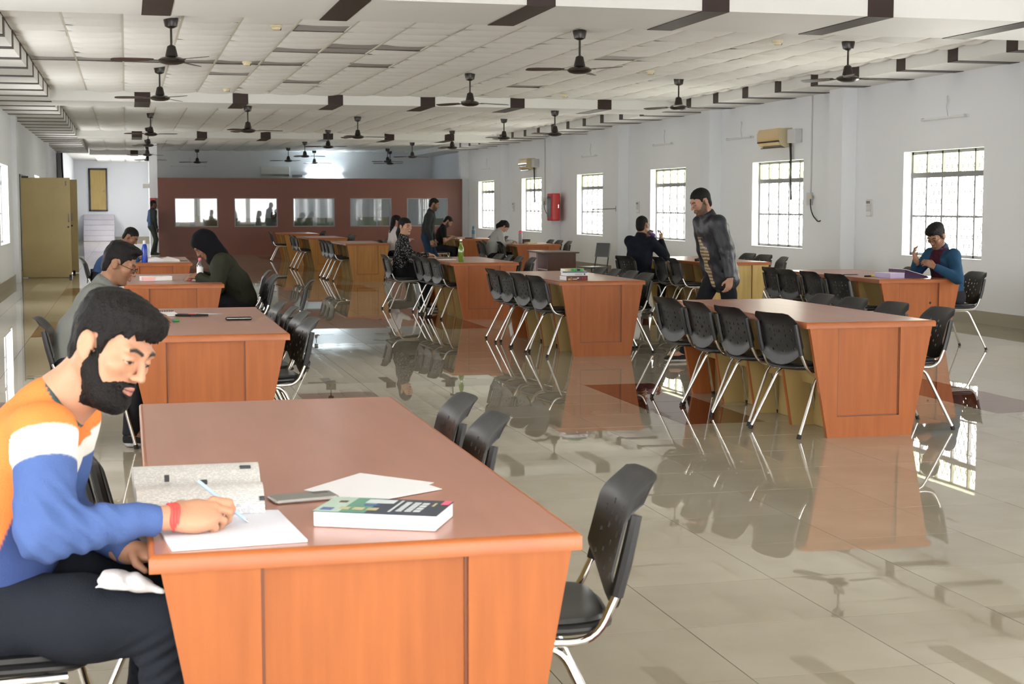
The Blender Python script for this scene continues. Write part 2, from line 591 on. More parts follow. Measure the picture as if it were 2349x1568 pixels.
GREY = [(-0.74, 21.2), (-0.3, 21.2), (0.3, 21.2), (0.88, 21.0), (1.5, 21.0), (1.81, 21.1), (2.16, 16.7), (2.19, 18.97), (3.06, 18.34),
        (1.59, 22.6), (3.32, 20.83), (2.77, 19.05), (2.8, 24.0), (6.5, 19.02), (6.58, 24.1), (2.4, 18.4), (-0.9, 15.7)]
grey = {(math.floor(x / 0.6), math.floor((y - 15.94) / 0.6)) for x, y in GREY}
tile_me = {}
far_t = MB()
bars = MB()
gaps = MB()
bays = [(14.58, 26.66, True), (28.06, 40.4, False), (41.85, 54.2, False), (55.4, YE, False)]
count = 0
for (ya, yb, near) in bays:
    xe = XIR if yb < 56 else 0.94
    js = range(math.floor((ya - 15.94) / 0.6), math.ceil((yb - 15.94) / 0.6))
    for i in range(-2, 17):
        x0, x1 = max(i * 0.6, XIL), min((i + 1) * 0.6, xe)
        if x1 - x0 < 0.05:
            continue
        for j in js:
            y0, y1 = max(15.94 + j * 0.6, ya), min(15.94 + (j + 1) * 0.6, yb)
            if y1 - y0 < 0.04:
                continue
            u, v, k = project(((x0 + x1) / 2, (y0 + y1) / 2, ZC))
            if not (-60 < u < 2410 and v > -30):
                continue
            g = (i, j) in grey
            sag = random.choice((0.026, 0.032, 0.038, 0.030))
            lx, ly = round(x1 - x0 - 0.024, 3), round(y1 - y0 - 0.012, 3)
            if near and count < 300:
                key = (lx, ly, g, sag)
                if key not in tile_me:
                    mb = MB()
                    mb.add(*sag_tile(lx, ly, 0.006 if g else sag))
                    tile_me[key] = mb.mesh('ceiling_tile', M['tile_grey'] if g else M['tile'], smooth=40)
                o = link('ceiling_tile', tile_me[key], ce, ((x0 + x1) / 2, (y0 + y1) / 2, ZC - (0 if not g else -0.012)))
                o.rotation_euler = (rng.normal(0, 0.008), rng.normal(0, 0.006), 0)
                count += 1
            else:
                vs, fs = sag_tile(lx, ly, sag)
                ry, rx = rng.normal(0, 0.008), rng.normal(0, 0.006)
                far_t.add([((x0 + x1) / 2 + p[0], (y0 + y1) / 2 + p[1], ZC + p[2] + p[0] * rx + p[1] * ry) for p in vs], fs)
    for i in range(-1, 17):
        if XIL + 0.05 < i * 0.6 < xe:
            bars.box(i * 0.6 - 0.012, i * 0.6 + 0.012, ya, yb, ZC - 0.001, ZC + 0.012)
    for j in js:
        y = 15.94 + j * 0.6
        if ya + 0.05 < y < yb:
            gaps.box(XIL, xe, y - 0.007, y + 0.007, ZC + 0.003, ZC + 0.013)
o = tag(far_t.obj('far_ceiling_tiles', M['tile'], ce, smooth=40), kind='stuff')
tag(bars.obj('ceiling_grid', M['tbar'], ce), kind='stuff')
tag(gaps.obj('ceiling_joints', M['gap'], ce), kind='stuff')

# ---- windows
def window(n, x_face, side, y0, detail, w=WIN_W):
    """steel window: frame, four mullions, transom, mid bar, panes and an outer diamond mesh"""
    xo = x_face + side * 0.15
    z0, z1 = WIN_Z0, WIN_Z1
    t, d = 0.022, 0.02
    fr = MB()
    for (a, b, c, e) in ((0, w, z0, z0 + 0.05), (0, w, z1 - 0.04, z1), (0, 0.04, z0, z1), (w - 0.04, w, z0, z1)):
        fr.box(xo - d, xo + d, y0 + a, y0 + b, c, e)
    root = tag(fr.obj('window_%d' % n, M['steel']), kind='structure')
    sill = MB().cbox(min(x_face - side * 0.012, x_face + side * 0.24), max(x_face - side * 0.012, x_face + side * 0.24), y0 + 0.002, y0 + w - 0.002, z0 - 0.001, z0 + 0.012, 0.003)
    sill.obj('window_sill', M['white'], root)
    zt, zm = z0 + 0.775 * (z1 - z0), z0 + 0.385 * (z1 - z0)
    ys = [y0 + w * k / 5 for k in range(1, 5)]
    for y in ys:
        MB().box(xo - d, xo + d, y - 0.016, y + 0.016, z0, z1).obj('mullion', M['steel'], root)
    MB().box(xo - d - 0.006, xo + d + 0.006, y0, y0 + w, zt - 0.035, zt + 0.035).obj('transom', M['steel'], root)
    MB().box(xo - d * 0.6, xo + d * 0.6, y0, y0 + w, zm - 0.012, zm + 0.012).obj('glazing_bar', M['steel'], root)
    if detail:
        edges = [y0 + 0.02] + ys + [y0 + w - 0.02]
        for k in range(5):
            a, b = edges[k] + 0.014, edges[k + 1] - 0.014
            MB().box(xo - 0.002, xo + 0.002, a, b, zt + 0.03, z1 - 0.03).obj('window_pane', M['pane_y'], root)
            MB().box(xo - 0.002, xo + 0.002, a, b, z0 + 0.04, zt - 0.03).obj('window_pane', M['pane'], root)
        # diamond mesh on the outside
        g = MB()
        xg = xo + side * 0.05
        sp, sl = 0.135, 1.75
        hh = z1 - 0.09 - z0
        nn = int(w / sp) + int(hh / sl / sp) + 2
        for dirn in (1, -1):
            for k in range(-nn, nn):
                ya, za = (y0 + k * sp, z0)
                yb, zb = ya + hh / sl, z0 + hh
                # clip to the opening
                lo, hi = max(0, (y0 - ya) / (yb - ya)), min(1, (y0 + w - ya) / (yb - ya))
                if hi - lo < 0.02:
                    continue
                A = (ya + (yb - ya) * lo, za + (zb - za) * lo)
                B = (ya + (yb - ya) * hi, za + (zb - za) * hi)
                if dirn < 0:
                    A, B = (2 * y0 + w - A[0], A[1]), (2 * y0 + w - B[0], B[1])
                g.tube([(xg + dirn * 0.004, *A), (xg + dirn * 0.004, *B)], 0.0055, 4, cap=False)
        tag(g.obj('wire_mesh', M['wire'], root), kind='stuff')
    return root


n = 1
for k, y in enumerate(WIN_Y):
    if 16 < y < 48:
        window(n, XR, 1, y, True)
    else:
        window(n, XR, 1, y, False)
    n += 1
for y in LEFT_WIN_Y:
    window(n, XL, -1, y, False)
    n += 1
window(n, XR, 1, 50.15, False, 0.3)  # unseen slit window, added and sized only to light the office

# ================================================================ FIXED THINGS
# ---- maroon office partition with five glazed openings
PY = 47.65
PW = [(1.42, 2.71), (3.21, 4.52), (5.0, 6.29), (6.78, 8.08), (8.58, 9.88)]
PZ0, PZ1, PTOP = 0.86, 1.74, 2.35
part = thing('office_partition', 'maroon office partition with five glazed openings across the far end', 'partition', (0.94, PY, 0))
x = 0.94
PXE = 10.36
cols = [0.94] + [e for w in PW for e in w] + [PXE]
for a, b in zip(cols[0::2], cols[1::2]):
    MB().box(a - 0.94, b - 0.94, 0, 0.08, 0, PTOP).obj('partition_panel', M['maroon'], part)
for (a, b) in PW:
    MB().box(a - 0.94, b - 0.94, 0, 0.08, 0, PZ0).obj('partition_panel', M['maroon'], part)
    MB().box(a - 0.94, b - 0.94, 0, 0.08, PZ1, PTOP).obj('partition_panel', M['maroon'], part)
    MB().box(a - 0.94, b - 0.94, 0.03, 0.036, PZ0, PZ1).obj('glass_pane', M['office_glass'], part)
    fr = MB()
    for (p, q, r_, s_) in ((a, b, PZ0 - 0.002, PZ0 + 0.025), (a, b, PZ1 - 0.025, PZ1 + 0.002), (a - 0.002, a + 0.025, PZ0, PZ1), (b - 0.025, b + 0.002, PZ0, PZ1)):
        fr.box(p - 0.94, q - 0.94, -0.006, 0.05, r_, s_)
    fr.obj('pane_frame', M['steel'], part)
# side return of the office
MB().box(0.0, 0.08, 0.08, 6.3, 0, PTOP).obj('partition_return', M['maroon'], part)
struct('pillar', MB().box(0.70, 0.939, 48.2, 48.5, 0, ZC), M['wall'])
# office cubicle screens behind the glass
sc_spec = [(1.55, 0.35, 'tan', 1.06), (2.0, 0.75, 'tan', 1.17), (3.25, 0.55, 'green', 1.09), (3.85, 0.75, 'green', 1.10), (4.65, 0.3, 'tan', 1.02),
           (5.05, 0.55, 'green', 1.10), (5.75, 0.6, 'green', 1.10), (6.45, 0.3, 'tan', 1.05), (7.0, 0.6, 'green', 1.13), (7.65, 0.35, 'tan', 1.12), (8.05, 0.3, 'dark', 1.10), (9.25, 0.5, 'green', 1.08)]
where = ['behind the leftmost office window', 'behind the leftmost office window', 'behind the second office window', 'behind the second office window', 'behind the second office window',
         'behind the middle office window', 'behind the middle office window', 'behind the middle office window', 'behind the fourth office window', 'behind the fourth office window', 'behind the fourth office window', 'behind the rightmost office window']
for k, (x, w, kind, h) in enumerate(sc_spec):
    s = w * 51.0 / PY
    xx = x * 51.0 / PY
    t = thing('cubicle_screen', '%s desk screen %s, %s from the left' % ({'tan': 'tan wooden', 'green': 'sage green', 'dark': 'black'}[kind], where[k], ['first', 'second', 'third'][where[:k].count(where[k])]),
              'screen', (xx, 51.0, 0), group='desk screens in the glazed office')
    MB().cbox(0, s, 0, 0.04, 0.1, h, 0.006).obj('screen_panel', {'tan': M['tan_panel'], 'green': M['green_panel'], 'dark': M['dark']}[kind], t)
    MB().box(0, 0.03, -0.01, 0.05, 0, h + 0.015).obj('post', M['steel'], t)
    MB().box(s - 0.03, s, -0.01, 0.05, 0, h + 0.015).obj('post', M['steel'], t)
# tall grey cabinet seen through the first window
t = thing('steel_cupboard', 'tall grey steel cupboard behind the leftmost office window', 'cupboard', (1.85, 51.8, 0))
MB().cbox(0, 0.42, 0, 0.45, 0.05, 1.95, 0.008).obj('cupboard_body', M['steel'], t)
MB().cbox(0.01, 0.41, -0.015, 0.0, 0.08, 1.93, 0.004).obj('door', M['steel'], t)
MB().tube([(0.36, -0.03, 0.95), (0.36, -0.03, 1.12)], 0.008, 6).obj('handle', M['chrome'], t)
MB().box(0.02, 0.40, 0.02, 0.43, 0, 0.05).obj('plinth', M['dark'], t)


def tube_light(label, loc, rz, length, lit=False, hook=True, group='tube lights on the walls'):
    t = thing('tube_light', label, 'tube light', loc, rz, group)
    MB().cbox(-length / 2, length / 2, -0.035, 0.0, -0.018, 0.018, 0.004).obj('batten', M['white'], t)
    MB().tube([(-length / 2 + 0.03, -0.05, -0.002), (length / 2 - 0.03, -0.05, -0.002)], 0.014 if not lit else 0.02, 8).obj('tube', M['tube_on'] if lit else M['tube_off'], t)
    for s in (-1, 1):
        MB().box(s * (length / 2 - 0.03) - 0.015, s * (length / 2 - 0.03) + 0.015, -0.062, -0.01, -0.02, 0.02).obj('end_cap', M['plate'], t)
    if hook:
        MB().tube(fillet([(0.05, -0.01, 0.02), (0.02, -0.02, 0.16), (0.09, -0.02, 0.26), (0.03, -0.015, 0.30), (0.04, -0.01, 0.20)], 0.05), 0.005, 5).obj('loose_wire', M['plate'], t)
    return t


tube_light('lit blue white tube light on the wall above the partition', (6.78, 53.99, 2.62), 0, 1.22, True, False)
tube_light('unlit tube light on the back wall left of the split unit', (2.1, 53.99, 2.86), 0, 1.2, False, True)
# lit tube pair hanging far away near the ceiling
back_ac = thing('air_conditioner', 'dark split unit on the back wall beside the lit tube', 'air conditioner', (5.05, 53.99, 2.55))
MB().cbox(-0.5, 0.5, -0.22, 0.0, -0.02, 0.33, 0.02).obj('casing', M['white'], back_ac)
MB().box(-0.48, 0.48, -0.226, -0.2, -0.012, 0.05).obj('outlet', M['dark'], back_ac)
MB().cbox(0.6, 0.95, -0.08, 0.0, -0.05, 0.04, 0.005).obj('stabiliser_box', M['steel'], back_ac)

# ---- things on the right wall
RW = R(90)          # local -y faces -x (into the hall); local x runs along +y


def wall_light(u, v, label, length=1.15):
    p = at(u, v, 30)
    # point on the wall plane x = XR seen at (u, v)
    d = Vector((p.x, p.y, p.z - EYE))
    k = XR / d.x
    tube_light(label, (XR, d.y * k, EYE + d.z * k), RW * -1, length)


wall_light(2171, 270, 'unlit tube light above the nearest grilled window')
wall_light(1700, 317, 'unlit tube light left of the near wall air conditioner')
wall_light(1524, 331, 'unlit tube light above the third grilled window from the right')
wall_light(1355, 358, 'unlit tube light above the fourth grilled window from the right')
wall_light(1117, 386, 'unlit tube light above the farthest grilled window')


def ac_unit(y, z, label):
    """split unit on the right wall; local x along the wall towards the back, local -y into the hall"""
    t = thing('air_conditioner', label, 'air conditioner', (XR, y, z), R(-90), 'split units on the right wall')
    # body: lofted profile in (depth, height)
    prof = [(0, -0.15), (-0.13, -0.16), (-0.20, -0.12), (-0.235, -0.04), (-0.235, 0.09), (-0.20, 0.145), (0, 0.15)]
    MB().prism(prof, 'x', -0.44, 0.44).obj('casing', M['ac_side'], t)
    f = MB()
    fp = [(-0.237, -0.05), (-0.246, -0.03), (-0.246, 0.085), (-0.21, 0.150), (-0.19, 0.150), (-0.235, 0.08)]
    f.prism(fp, 'x', -0.43, 0.43)
    f.obj('front_panel', M['ac'], t, smooth=50)
    MB().box(-0.43, 0.43, -0.243, -0.22, -0.075, -0.052).obj('outlet_slot', M['dark'], t)
    f = MB().prism([(-0.225, -0.080), (-0.24, -0.078), (-0.205, -0.125), (-0.19, -0.12)], 'x', -0.42, 0.42)
    f.obj('louvre', M['ac'], t)
    MB().box(-0.40, 0.40, -0.19, -0.11, -0.168, -0.155).obj('lower_slot', M['dark'], t)
    # stabiliser box and cables
    MB().cbox(-0.83, -0.53, -0.13, 0, -0.10, 0.12, 0.006).obj('stabiliser_box', M['plate'], t)
    for k, dx in enumerate((-0.47, -0.50)):
        MB().tube(fillet([(dx, -0.05, -0.10), (dx - 0.01, -0.04, -0.35), (dx - 0.03 + k * 0.06, -0.035, -0.75), (dx - 0.02, -0.03, -1.02)], 0.2), 0.012, 6).obj('cable', M['rubber'], t)
    # local x = -90 deg turn: +x local -> -y world, so stabiliser (negative x) is farther; mirror
    return t


for (y, z, lab) in ((23.75, 2.62, 'gold fronted split air conditioner above the second window from the right'),
                    (40.0, 2.62, 'gold fronted split air conditioner above the fifth window from the right')):
    t = ac_unit(y, z, lab)
    t.scale = (-1, 1, 1)


def conduit(y, ztop, zbox, label):
    t = thing('socket_conduit', label, 'socket', (XR, y, zbox), R(-90), 'power sockets under conduits')
    MB().tube([(0, -0.012, 0.06), (0, -0.012, ztop - zbox)], 0.012, 6).obj('conduit_pipe', M['plate'], t)
    MB().cbox(-0.07, 0.07, -0.055, 0, -0.10, 0.10, 0.006).obj('socket_box', M['plate'], t)
    MB().lathe([(0.03, 0), (0.03, 0.04), (0.02, 0.06)], 10, (0.10, -0.06, 0.0)).obj('plug', M['cream'], t)
    MB().tube(fillet([(0.10, -0.06, 0), (0.13, -0.07, -0.15), (0.14, -0.03, -0.27), (0.30, -0.02, -0.36), (0.36, 0.0, -0.34)], 0.1), 0.009, 6).obj('power_cord', M['rubber'], t)
    return t


conduit(22.55, ZB, 1.61, 'grey socket box under a conduit right of the second window')
conduit(38.55, ZB, 1.62, 'grey socket box under a conduit by the red fire cabinet')


def switchboard(y, z, h, label):
    t = thing('switch_board', label, 'switch', (XR, y, z), R(-90), 'switch boards on the right wall')
    MB().cbox(-0.085, 0.085, -0.02, 0, -h / 2, h / 2, 0.004).obj('back_plate', M['plate'], t)
    for k in (-1, 0, 1):
        MB().cbox(-0.07, 0.07, -0.03, -0.018, k * h / 3 - h * 0.13, k * h / 3 + h * 0.13, 0.004).obj('switch_module', M['white'] if k else M['plate'], t)
    for k in (-0.045, -0.015, 0.015, 0.045):
        MB().box(k - 0.01, k + 0.01, -0.036, -0.028, h / 3 - 0.02, h / 3 + 0.02).obj('rocker', M['steel'], t)
    return t


switchboard(20.55, 1.47, 0.25, 'grey switch board between the two nearest windows')
switchboard(31.05, 1.47, 0.25, 'grey switch board left of the third window')
switchboard(41.9, 1.47, 0.25, 'grey switch board between the two farthest windows')

# red fire hose cabinet on the near face of a pillar
t = thing('fire_cabinet', 'red fire hose cabinet with dark window on the right wall', 'fire cabinet', (XR - 0.23, 36.69, 1.13))
MB().cbox(-0.12, 0.10, 0, 0.42, 0, 0.68, 0.012).obj('cabinet_body', M['red'], t)
MB().cbox(-0.10, 0.08, -0.02, 0.0, 0.02, 0.66, 0.006).obj('door', M['red'], t)
MB().box(-0.135, -0.119, 0.05, 0.37, 0.09, 0.60).obj('glazing', M['dark'], t)
MB().tube([(0.05, -0.03, 0.32), (0.05, -0.03, 0.40)], 0.012, 6).obj('handle', M['chrome'], t)
# bracket on a pillar
t = thing('wall_bracket', 'thin steel bracket arm on the pillar between third and fourth windows', 'bracket', (XR - 0.23, 31.9, 1.44))
MB().tube(fillet([(0.02, 0, 0), (-0.02, -0.01, 0.0), (-0.25, 0.9, -0.02)], 0.03), 0.012, 6).obj('arm', M['steel'], t)
MB().cbox(-0.01, 0.05, -0.02, 0.0, -0.06, 0.06, 0.004).obj('plate', M['steel'], t)

# ---- left wall: double door, both leaves swung into the hall
def door_leaf(n, y, rz, W):
    t = MB().cbox(0, W, -0.02, 0.02, 0.015, 2.085, 0.004).obj('door_%d' % n, M['gold'])
    tag(t, kind='structure')
    t.location = (XL + 0.03, y, 0)
    t.rotation_euler = (0, 0, rz)
    h = MB().tube(fillet([(0.94, -0.02, 1.17), (0.94, -0.06, 1.17), (0.94, -0.06, 1.33), (0.94, -0.02, 1.33)], 0.03), 0.010, 6).obj('door_handle', M['steel'], t)
    MB().tube([(0.93, -0.03, 1.06), (0.93, -0.02, 1.06)], 0.02, 8).obj('lock', M['dark'], t)
    MB().box(0.02, 0.16, -0.04, 0.04, 2.085, 2.12).obj('hinge_block', M['dark'], t)
    MB().box(0.93, 0.985, -0.05, 0.05, 0.0, 0.06).obj('door_stop', M['dark'], t)
    MB().tube([(0.9, -0.03, 2.02), (0.9, -0.03, 1.92)], 0.012, 6).obj('tower_bolt', M['steel'], t)
    return t


door_leaf(1, 33.42, R(-1.5), 0.98)
door_leaf(2, 35.58, R(-1), 1.06)
fr = MB()
fr.box(XL - 0.2, XL + 0.02, 33.44, 33.5, 0, 2.16)
fr.box(XL - 0.2, XL + 0.02, 35.55, 35.61, 0, 2.16)
fr.box(XL - 0.2, XL + 0.02, 33.44, 35.61, 2.1, 2.16)
struct('trim_9', fr, M['steel'])
# far passage: raised door with stone steps
t = MB().cbox(-1.5, -0.85, YE - 0.04, YE - 0.01, 1.33, 3.05, 0.004).obj('door_3', M['gold_wood'])
tag(t, kind='structure')
f = MB()
f.box(-1.58, -1.5, YE - 0.06, YE, 1.28, 3.12)
f.box(-0.85, -0.79, YE - 0.06, YE, 1.28, 3.12)
f.box(-1.58, -0.79, YE - 0.06, YE, 1.26, 1.33)
f.box(-1.58, -0.79, YE - 0.06, YE, 3.05, 3.12)
f.obj('door_frame', M['dark'], t)
MB().tube([(-0.98, YE - 0.08, 2.10), (-0.91, YE - 0.08, 2.18)], 0.02, 6).obj('door_handle', M['steel'], t)
st = thing('stone_steps', 'pale lavender stone steps below the far yellow door', 'steps', (-1.8, YE, 0))
for k in range(5):
    MB().cbox(0, 1.28, -0.30 * (5 - k), -0.001, 0.224 * k + 0.001, 0.224 * (k + 1), 0.01).obj('step', M['marble'], st)
# red board and white sign by the passage pillar
t = thing('fire_board', 'small red board on the white pillar at the partition corner', 'board', (0.70, 48.19, 1.40))
MB().cbox(0.0, 0.17, -0.06, 0, 0, 0.34, 0.006).obj('board', M['red'], t)
MB().box(0.02, 0.15, -0.066, -0.058, 0.06, 0.28).obj('board_face', M['red'], t)
t = thing('projecting_sign', 'white projecting sign high on the passage pillar', 'sign', (0.70, 48.22, 2.04))
MB().cbox(-0.2, 0.0, 0, 0.03, 0, 0.13, 0.004).obj('sign_plate', M['white'], t)
MB().tube([(-0.02, 0.015, 0.13), (0.01, 0.015, 0.2)], 0.006, 5).obj('bracket', M['steel'], t)
t = thing('rolling_shutter', 'dark shutter channel with hanging cable high on the left wall', 'shutter', (XL + 0.02, 51.5, 2.0))
MB().box(0.0, 0.12, 0, 0.8, 0, 1.2).obj('channel', M['steel'], t)
MB().tube(fillet([(0.14, 0.1, 1.2), (0.15, 0.08, 0.6), (0.17, 0.05, 0.1), (0.18, 0.05, -0.35)], 0.2), 0.03, 6).obj('cable', M['rubber'], t)

# ---- ceiling fans
def make_fan():
    t = thing('ceiling_fan', 'x', 'ceiling fan')
    MB().lathe([(0.075, 0.0), (0.078, -0.012), (0.062, -0.085), (0.032, -0.10), (0.016, -0.105)], 16).obj('canopy', M['fan'], t, smooth=40)
    MB().tube([(0, 0, -0.09), (0, 0, -0.30)], 0.012, 8).obj('down_rod', M['fan'], t, smooth=60)
    MB().lathe([(0.018, -0.27), (0.042, -0.285), (0.062, -0.37), (0.064, -0.385), (0.03, -0.39)], 16).obj('lower_canopy', M['fan'], t, smooth=40)
    MB().lathe([(0.04, -0.388), (0.10, -0.398), (0.132, -0.418), (0.134, -0.436), (0.11, -0.455), (0.06, -0.468), (0.01, -0.47)], 24).obj('motor_housing', M['fan'], t, smooth=50)
    bl = MB()
    xs = [0.18, 0.24, 0.35, 0.5, 0.58, 0.605]
    ws = [0.035, 0.05, 0.062, 0.066, 0.055, 0.03]
    vs, fs = [], []
    for x, w in zip(xs, ws):
        tw = 0.16
        for s in (-1, 1):
            for dz in (0.0025, -0.0025):
                vs.append((x, s * w, -0.422 + s * w * tw - (x - 0.18) * 0.02 + dz))
    for i in range(len(xs) - 1):
        o = i * 4
        fs += [(o, o + 4, o + 6, o + 2), (o + 1, o + 3, o + 7, o + 5), (o, o + 1, o + 5, o + 4), (o + 2, o + 6, o + 7, o + 3)]
    fs += [(0, 2, 3, 1), (20, 21, 23, 22)]
    bl.add(vs, fs)
    bme = bl.mesh('blade', M['fan_b'], smooth=35)
    arm = MB().box(0.10, 0.22, -0.022, 0.022, -0.432, -0.424)
    ame = arm.mesh('blade_arm', M['fan'])
    for k in range(3):
        b = link('blade', bme, t, (0, 0, 0), R(120 * k))
        link('blade_arm', ame, b)
    return t


fan0 = make_fan()
ordn = ['first', 'second', 'third', 'fourth', 'fifth', 'sixth', 'seventh', 'eighth', 'ninth']
fan_spec = [('left row', [(0.48, 16.15), (0.48, 21.75), (0.52, 32.7), (0.55, 38.6), (0.62, 45.8), (0.7, 50.8)]),
            ('middle row', [(4.84, 16.2), (4.86, 21.8), (4.86, 32.9), (4.95, 38.6), (5.2, 46.0), (5.2, 50.8)]),
            ('right row', [(8.19, 16.5), (8.1, 21.9), (8.05, 32.7), (8.07, 38.3), (8.4, 45.7), (8.5, 50.8)]),
            ('pair below the second cross beam', [(2.10, 27.35), (7.70, 27.35)]),
            ('row at the back wall', [(2.37, 53.3), (6.35, 53.3), (9.0, 53.3)])]
fan_angles = {('left row', 0): 62, ('left row', 1): 62, ('middle row', 0): 60, ('middle row', 1): 10, ('right row', 0): 5, ('right row', 1): 8}
first = True
for row, spots in fan_spec:
    for k, (x, y) in enumerate(spots):
        f = fan0 if first else copy_tree(fan0)
        first = False
        zt = ZB if 'pair' in row else ZC - 0.015
        f.location = (x, y, zt)
        ang = fan_angles.get((row, k), random.uniform(0, 120))
        f.rotation_euler = (0, 0, R(ang))
        f['group'] = 'dark ceiling fans'
        if 'pair' in row:
            f['label'] = 'dark ceiling fan below the second cross beam, %s one' % ('left' if k == 0 else 'right')
        else:
            f['label'] = 'dark ceiling fan, %s from the camera in the %s' % (ordn[k], row) if 'back' not in row else 'dark ceiling fan by the back wall, %s from the left' % ordn[k]

# smoke detectors
det = thing('smoke_detector', 'cream smoke detector x', 'smoke detector', group='cream smoke detectors')
MB().lathe([(0.062, 0), (0.062, -0.02), (0.05, -0.024), (0.046, -0.045), (0.03, -0.055), (0.005, -0.056)], 16).obj('detector_body', M['cream'], det, smooth=40)
MB().box(0.03, 0.05, -0.018, 0.018, -0.05, -0.028).obj('vent', M['dark'], det)
dsp = [(1.57, 16.4, 'first from the camera on the left'), (1.58, 20.6, 'second from the camera on the left'), (1.61, 25.3, 'third from the camera on the left'),
       (7.3, 16.5, 'first from the camera on the right'), (7.19, 20.6, 'second from the camera on the right'), (7.29, 25.3, 'third from the camera on the right')]
for k, (x, y, w) in enumerate(dsp):
    d = det if k == 0 else copy_tree(det)
    d.location = (x, y, ZC - 0.028)
    d['label'] = 'cream smoke detector on the tiled ceiling, ' + w

# ================================================================ TABLES
def make_table(x0, x1, y0, y1, label, end='wood', base_w=0.60, name='reading_table'):
    w, l = x1 - x0, y1 - y0
    cx = (x0 + x1) / 2
    t = thing(name, label, 'table', (cx, y0, 0), group='wooden reading tables')
    h = w / 2
    zt = 0.752
    # top: laminate field inside a rounded wooden lipping
    MB().box(-h + 0.012, h - 0.012, 0.012, l - 0.012, zt - 0.03, zt).obj('table_top', M['lam'], t)
    lp = MB()
    prof = [(0.0, zt - 0.040), (0.0, zt - 0.008), (0.006, zt - 0.001), (0.0130, zt + 0.0006), (0.0134, zt - 0.025), (0.045, zt - 0.040)]
    rings = []
    for (d, z) in prof:
        rings.append([(-h + d, d, z), (h - d, d, z), (h - d, l - d, z), (-h + d, l - d, z)])
    vs = [p for r_ in rings for p in r_]
    fs = []
    n = len(prof)
    for k in range(n):
        for i in range(4):
            a, b = k * 4 + i, k * 4 + (i + 1) % 4
            c, d = ((k + 1) % n) * 4 + (i + 1) % 4, ((k + 1) % n) * 4 + i
            fs.append((a, b, c, d))
    lp.add(vs, fs)
    lp.obj('edge_lipping', M['wood_edge'], t, smooth=50)
    # trapezoid ends
    ht, hb, zp = h - 0.025, base_w / 2, zt - 0.040
    em = M[end]

    def xo(z, s):
        return s * (hb + (ht - hb) * z / zp)
    for (ya, sgn) in ((0.018, -1), (l - 0.018, 1)):
        yb = ya - sgn * 0.022
        p = MB().prism([(-hb, 0), (hb, 0), (ht, zp), (-ht, zp)], 'y', min(ya, yb), max(ya, yb))
        ep = p.obj('end_panel', em, t)
        yf = ya + sgn * 0.014
        il, ir, zr = -h + w * 0.245, -h + w * 0.725, 0.135
        for (poly, nm) in (([(xo(zr, -1), zr), (il, zr), (il, zp), (-ht, zp)], 'stile'), ([(ir, zr), (xo(zr, 1), zr), (ht, zp), (ir, zp)], 'stile'),
                           ([(-hb, 0), (hb, 0), (xo(zr, 1), zr), (xo(zr, -1), zr)], 'rail')):
            MB().prism(poly, 'y', min(ya, yf), max(ya, yf)).obj(nm, em, ep)
        ym = ya + sgn * 0.005
        for (a, b, c_, d_) in ((il, il + 0.008, zr, zp), (ir - 0.008, ir, zr, zp), (il, ir, zr, zr + 0.008)):
            MB().box(a, b, min(ya, ym), max(ya, ym), c_, d_).obj('groove_shade', M['groove_shade'], ep)  # dark strips stand in for the shaded groove along the recessed panel
    # cream lipping on the slanted edges is part of the side ribs; three ribs with orange edges
    ri = 0.018
    for k in range(1, 4):
        y = l * k / 4
        rb = MB().prism([(-hb + ri + 0.01, 0), (hb - ri - 0.01, 0), (ht - ri - 0.02, zp), (-ht + ri + 0.02, zp)], 'y', y - 0.011, y + 0.011).obj('rib', M['yellow'], t)
        for s in (-1, 1):
            MB().prism([(s * (hb - ri - 0.01), 0), (s * (hb - ri), 0), (s * (ht - ri - 0.01), zp), (s * (ht - ri - 0.02), zp)], 'y', y - 0.012, y + 0.012).obj('rib_edge', M['wood'], rb)
    for s in (-1, 1):
        MB().box(min(s * 0.10, s * 0.115), max(s * 0.10, s * 0.115), 0.04, l - 0.04, 0.002, zp).obj('side_panel', M['yellow'], t)
        # sloped fascia under the top on each long side
        MB().prism([(s * (ht - 0.10), zp - 0.002), (s * (ht - 0.085), zp - 0.002), (s * 0.20, 0.30), (s * 0.185, 0.30)], 'y', 0.042, l - 0.042).obj('fascia', M['yellow'], t)
    return t


TB = {}
TB['T1'] = make_table(0.03, 1.00, 3.31, 5.92, 'orange wooden table in the foreground with open notebook and textbook', base_w=0.66)
TB['T2'] = make_table(4.22, 5.14, 9.01, 11.48, 'bare orange wooden table in front of the walking man')
TB['T3'] = make_table(4.15, 5.05, 14.56, 17.0, 'orange wooden table with a stack of books on its near corner')
TB['M'] = make_table(4.14, 5.05, 19.69, 22.1, 'orange wooden table with the green bottle')
TB['L2'] = make_table(-0.03, 0.92, 9.02, 11.45, 'orange wooden table with spiral notebook in front of the grey hoodie man')
TB['L3'] = make_table(-0.04, 0.90, 14.95, 17.3, 'orange wooden table with pink capped water bottle')
TB['L4'] = make_table(-0.08, 0.83, 20.6, 23.0, 'orange wooden table with blue water bottle')
TB['Y1'] = make_table(4.21, 5.11, 30.25, 32.65, 'golden wooden table, nearest of three before the maroon partition', 'wood_y')
TB['Y2'] = make_table(4.1, 5.05, 35.9, 38.3, 'golden wooden table, middle of three before the maroon partition', 'wood_y')
TB['Y3'] = make_table(4.08, 5.05, 41.4, 43.8, 'golden wooden table, farthest of three before the maroon partition', 'wood_y')
TB['R1'] = make_table(7.42, 8.36, 14.15, 16.6, 'orange wooden table with the purple binder near the right wall')
TB['YT'] = make_table(7.42, 8.36, 19.0, 21.5, 'yellow ended wooden table behind the walking man', 'gold_wood')
TB['RG'] = make_table(7.30, 8.21, 28.7, 31.1, 'orange wooden table where the girl in the grey hoodie bends over')
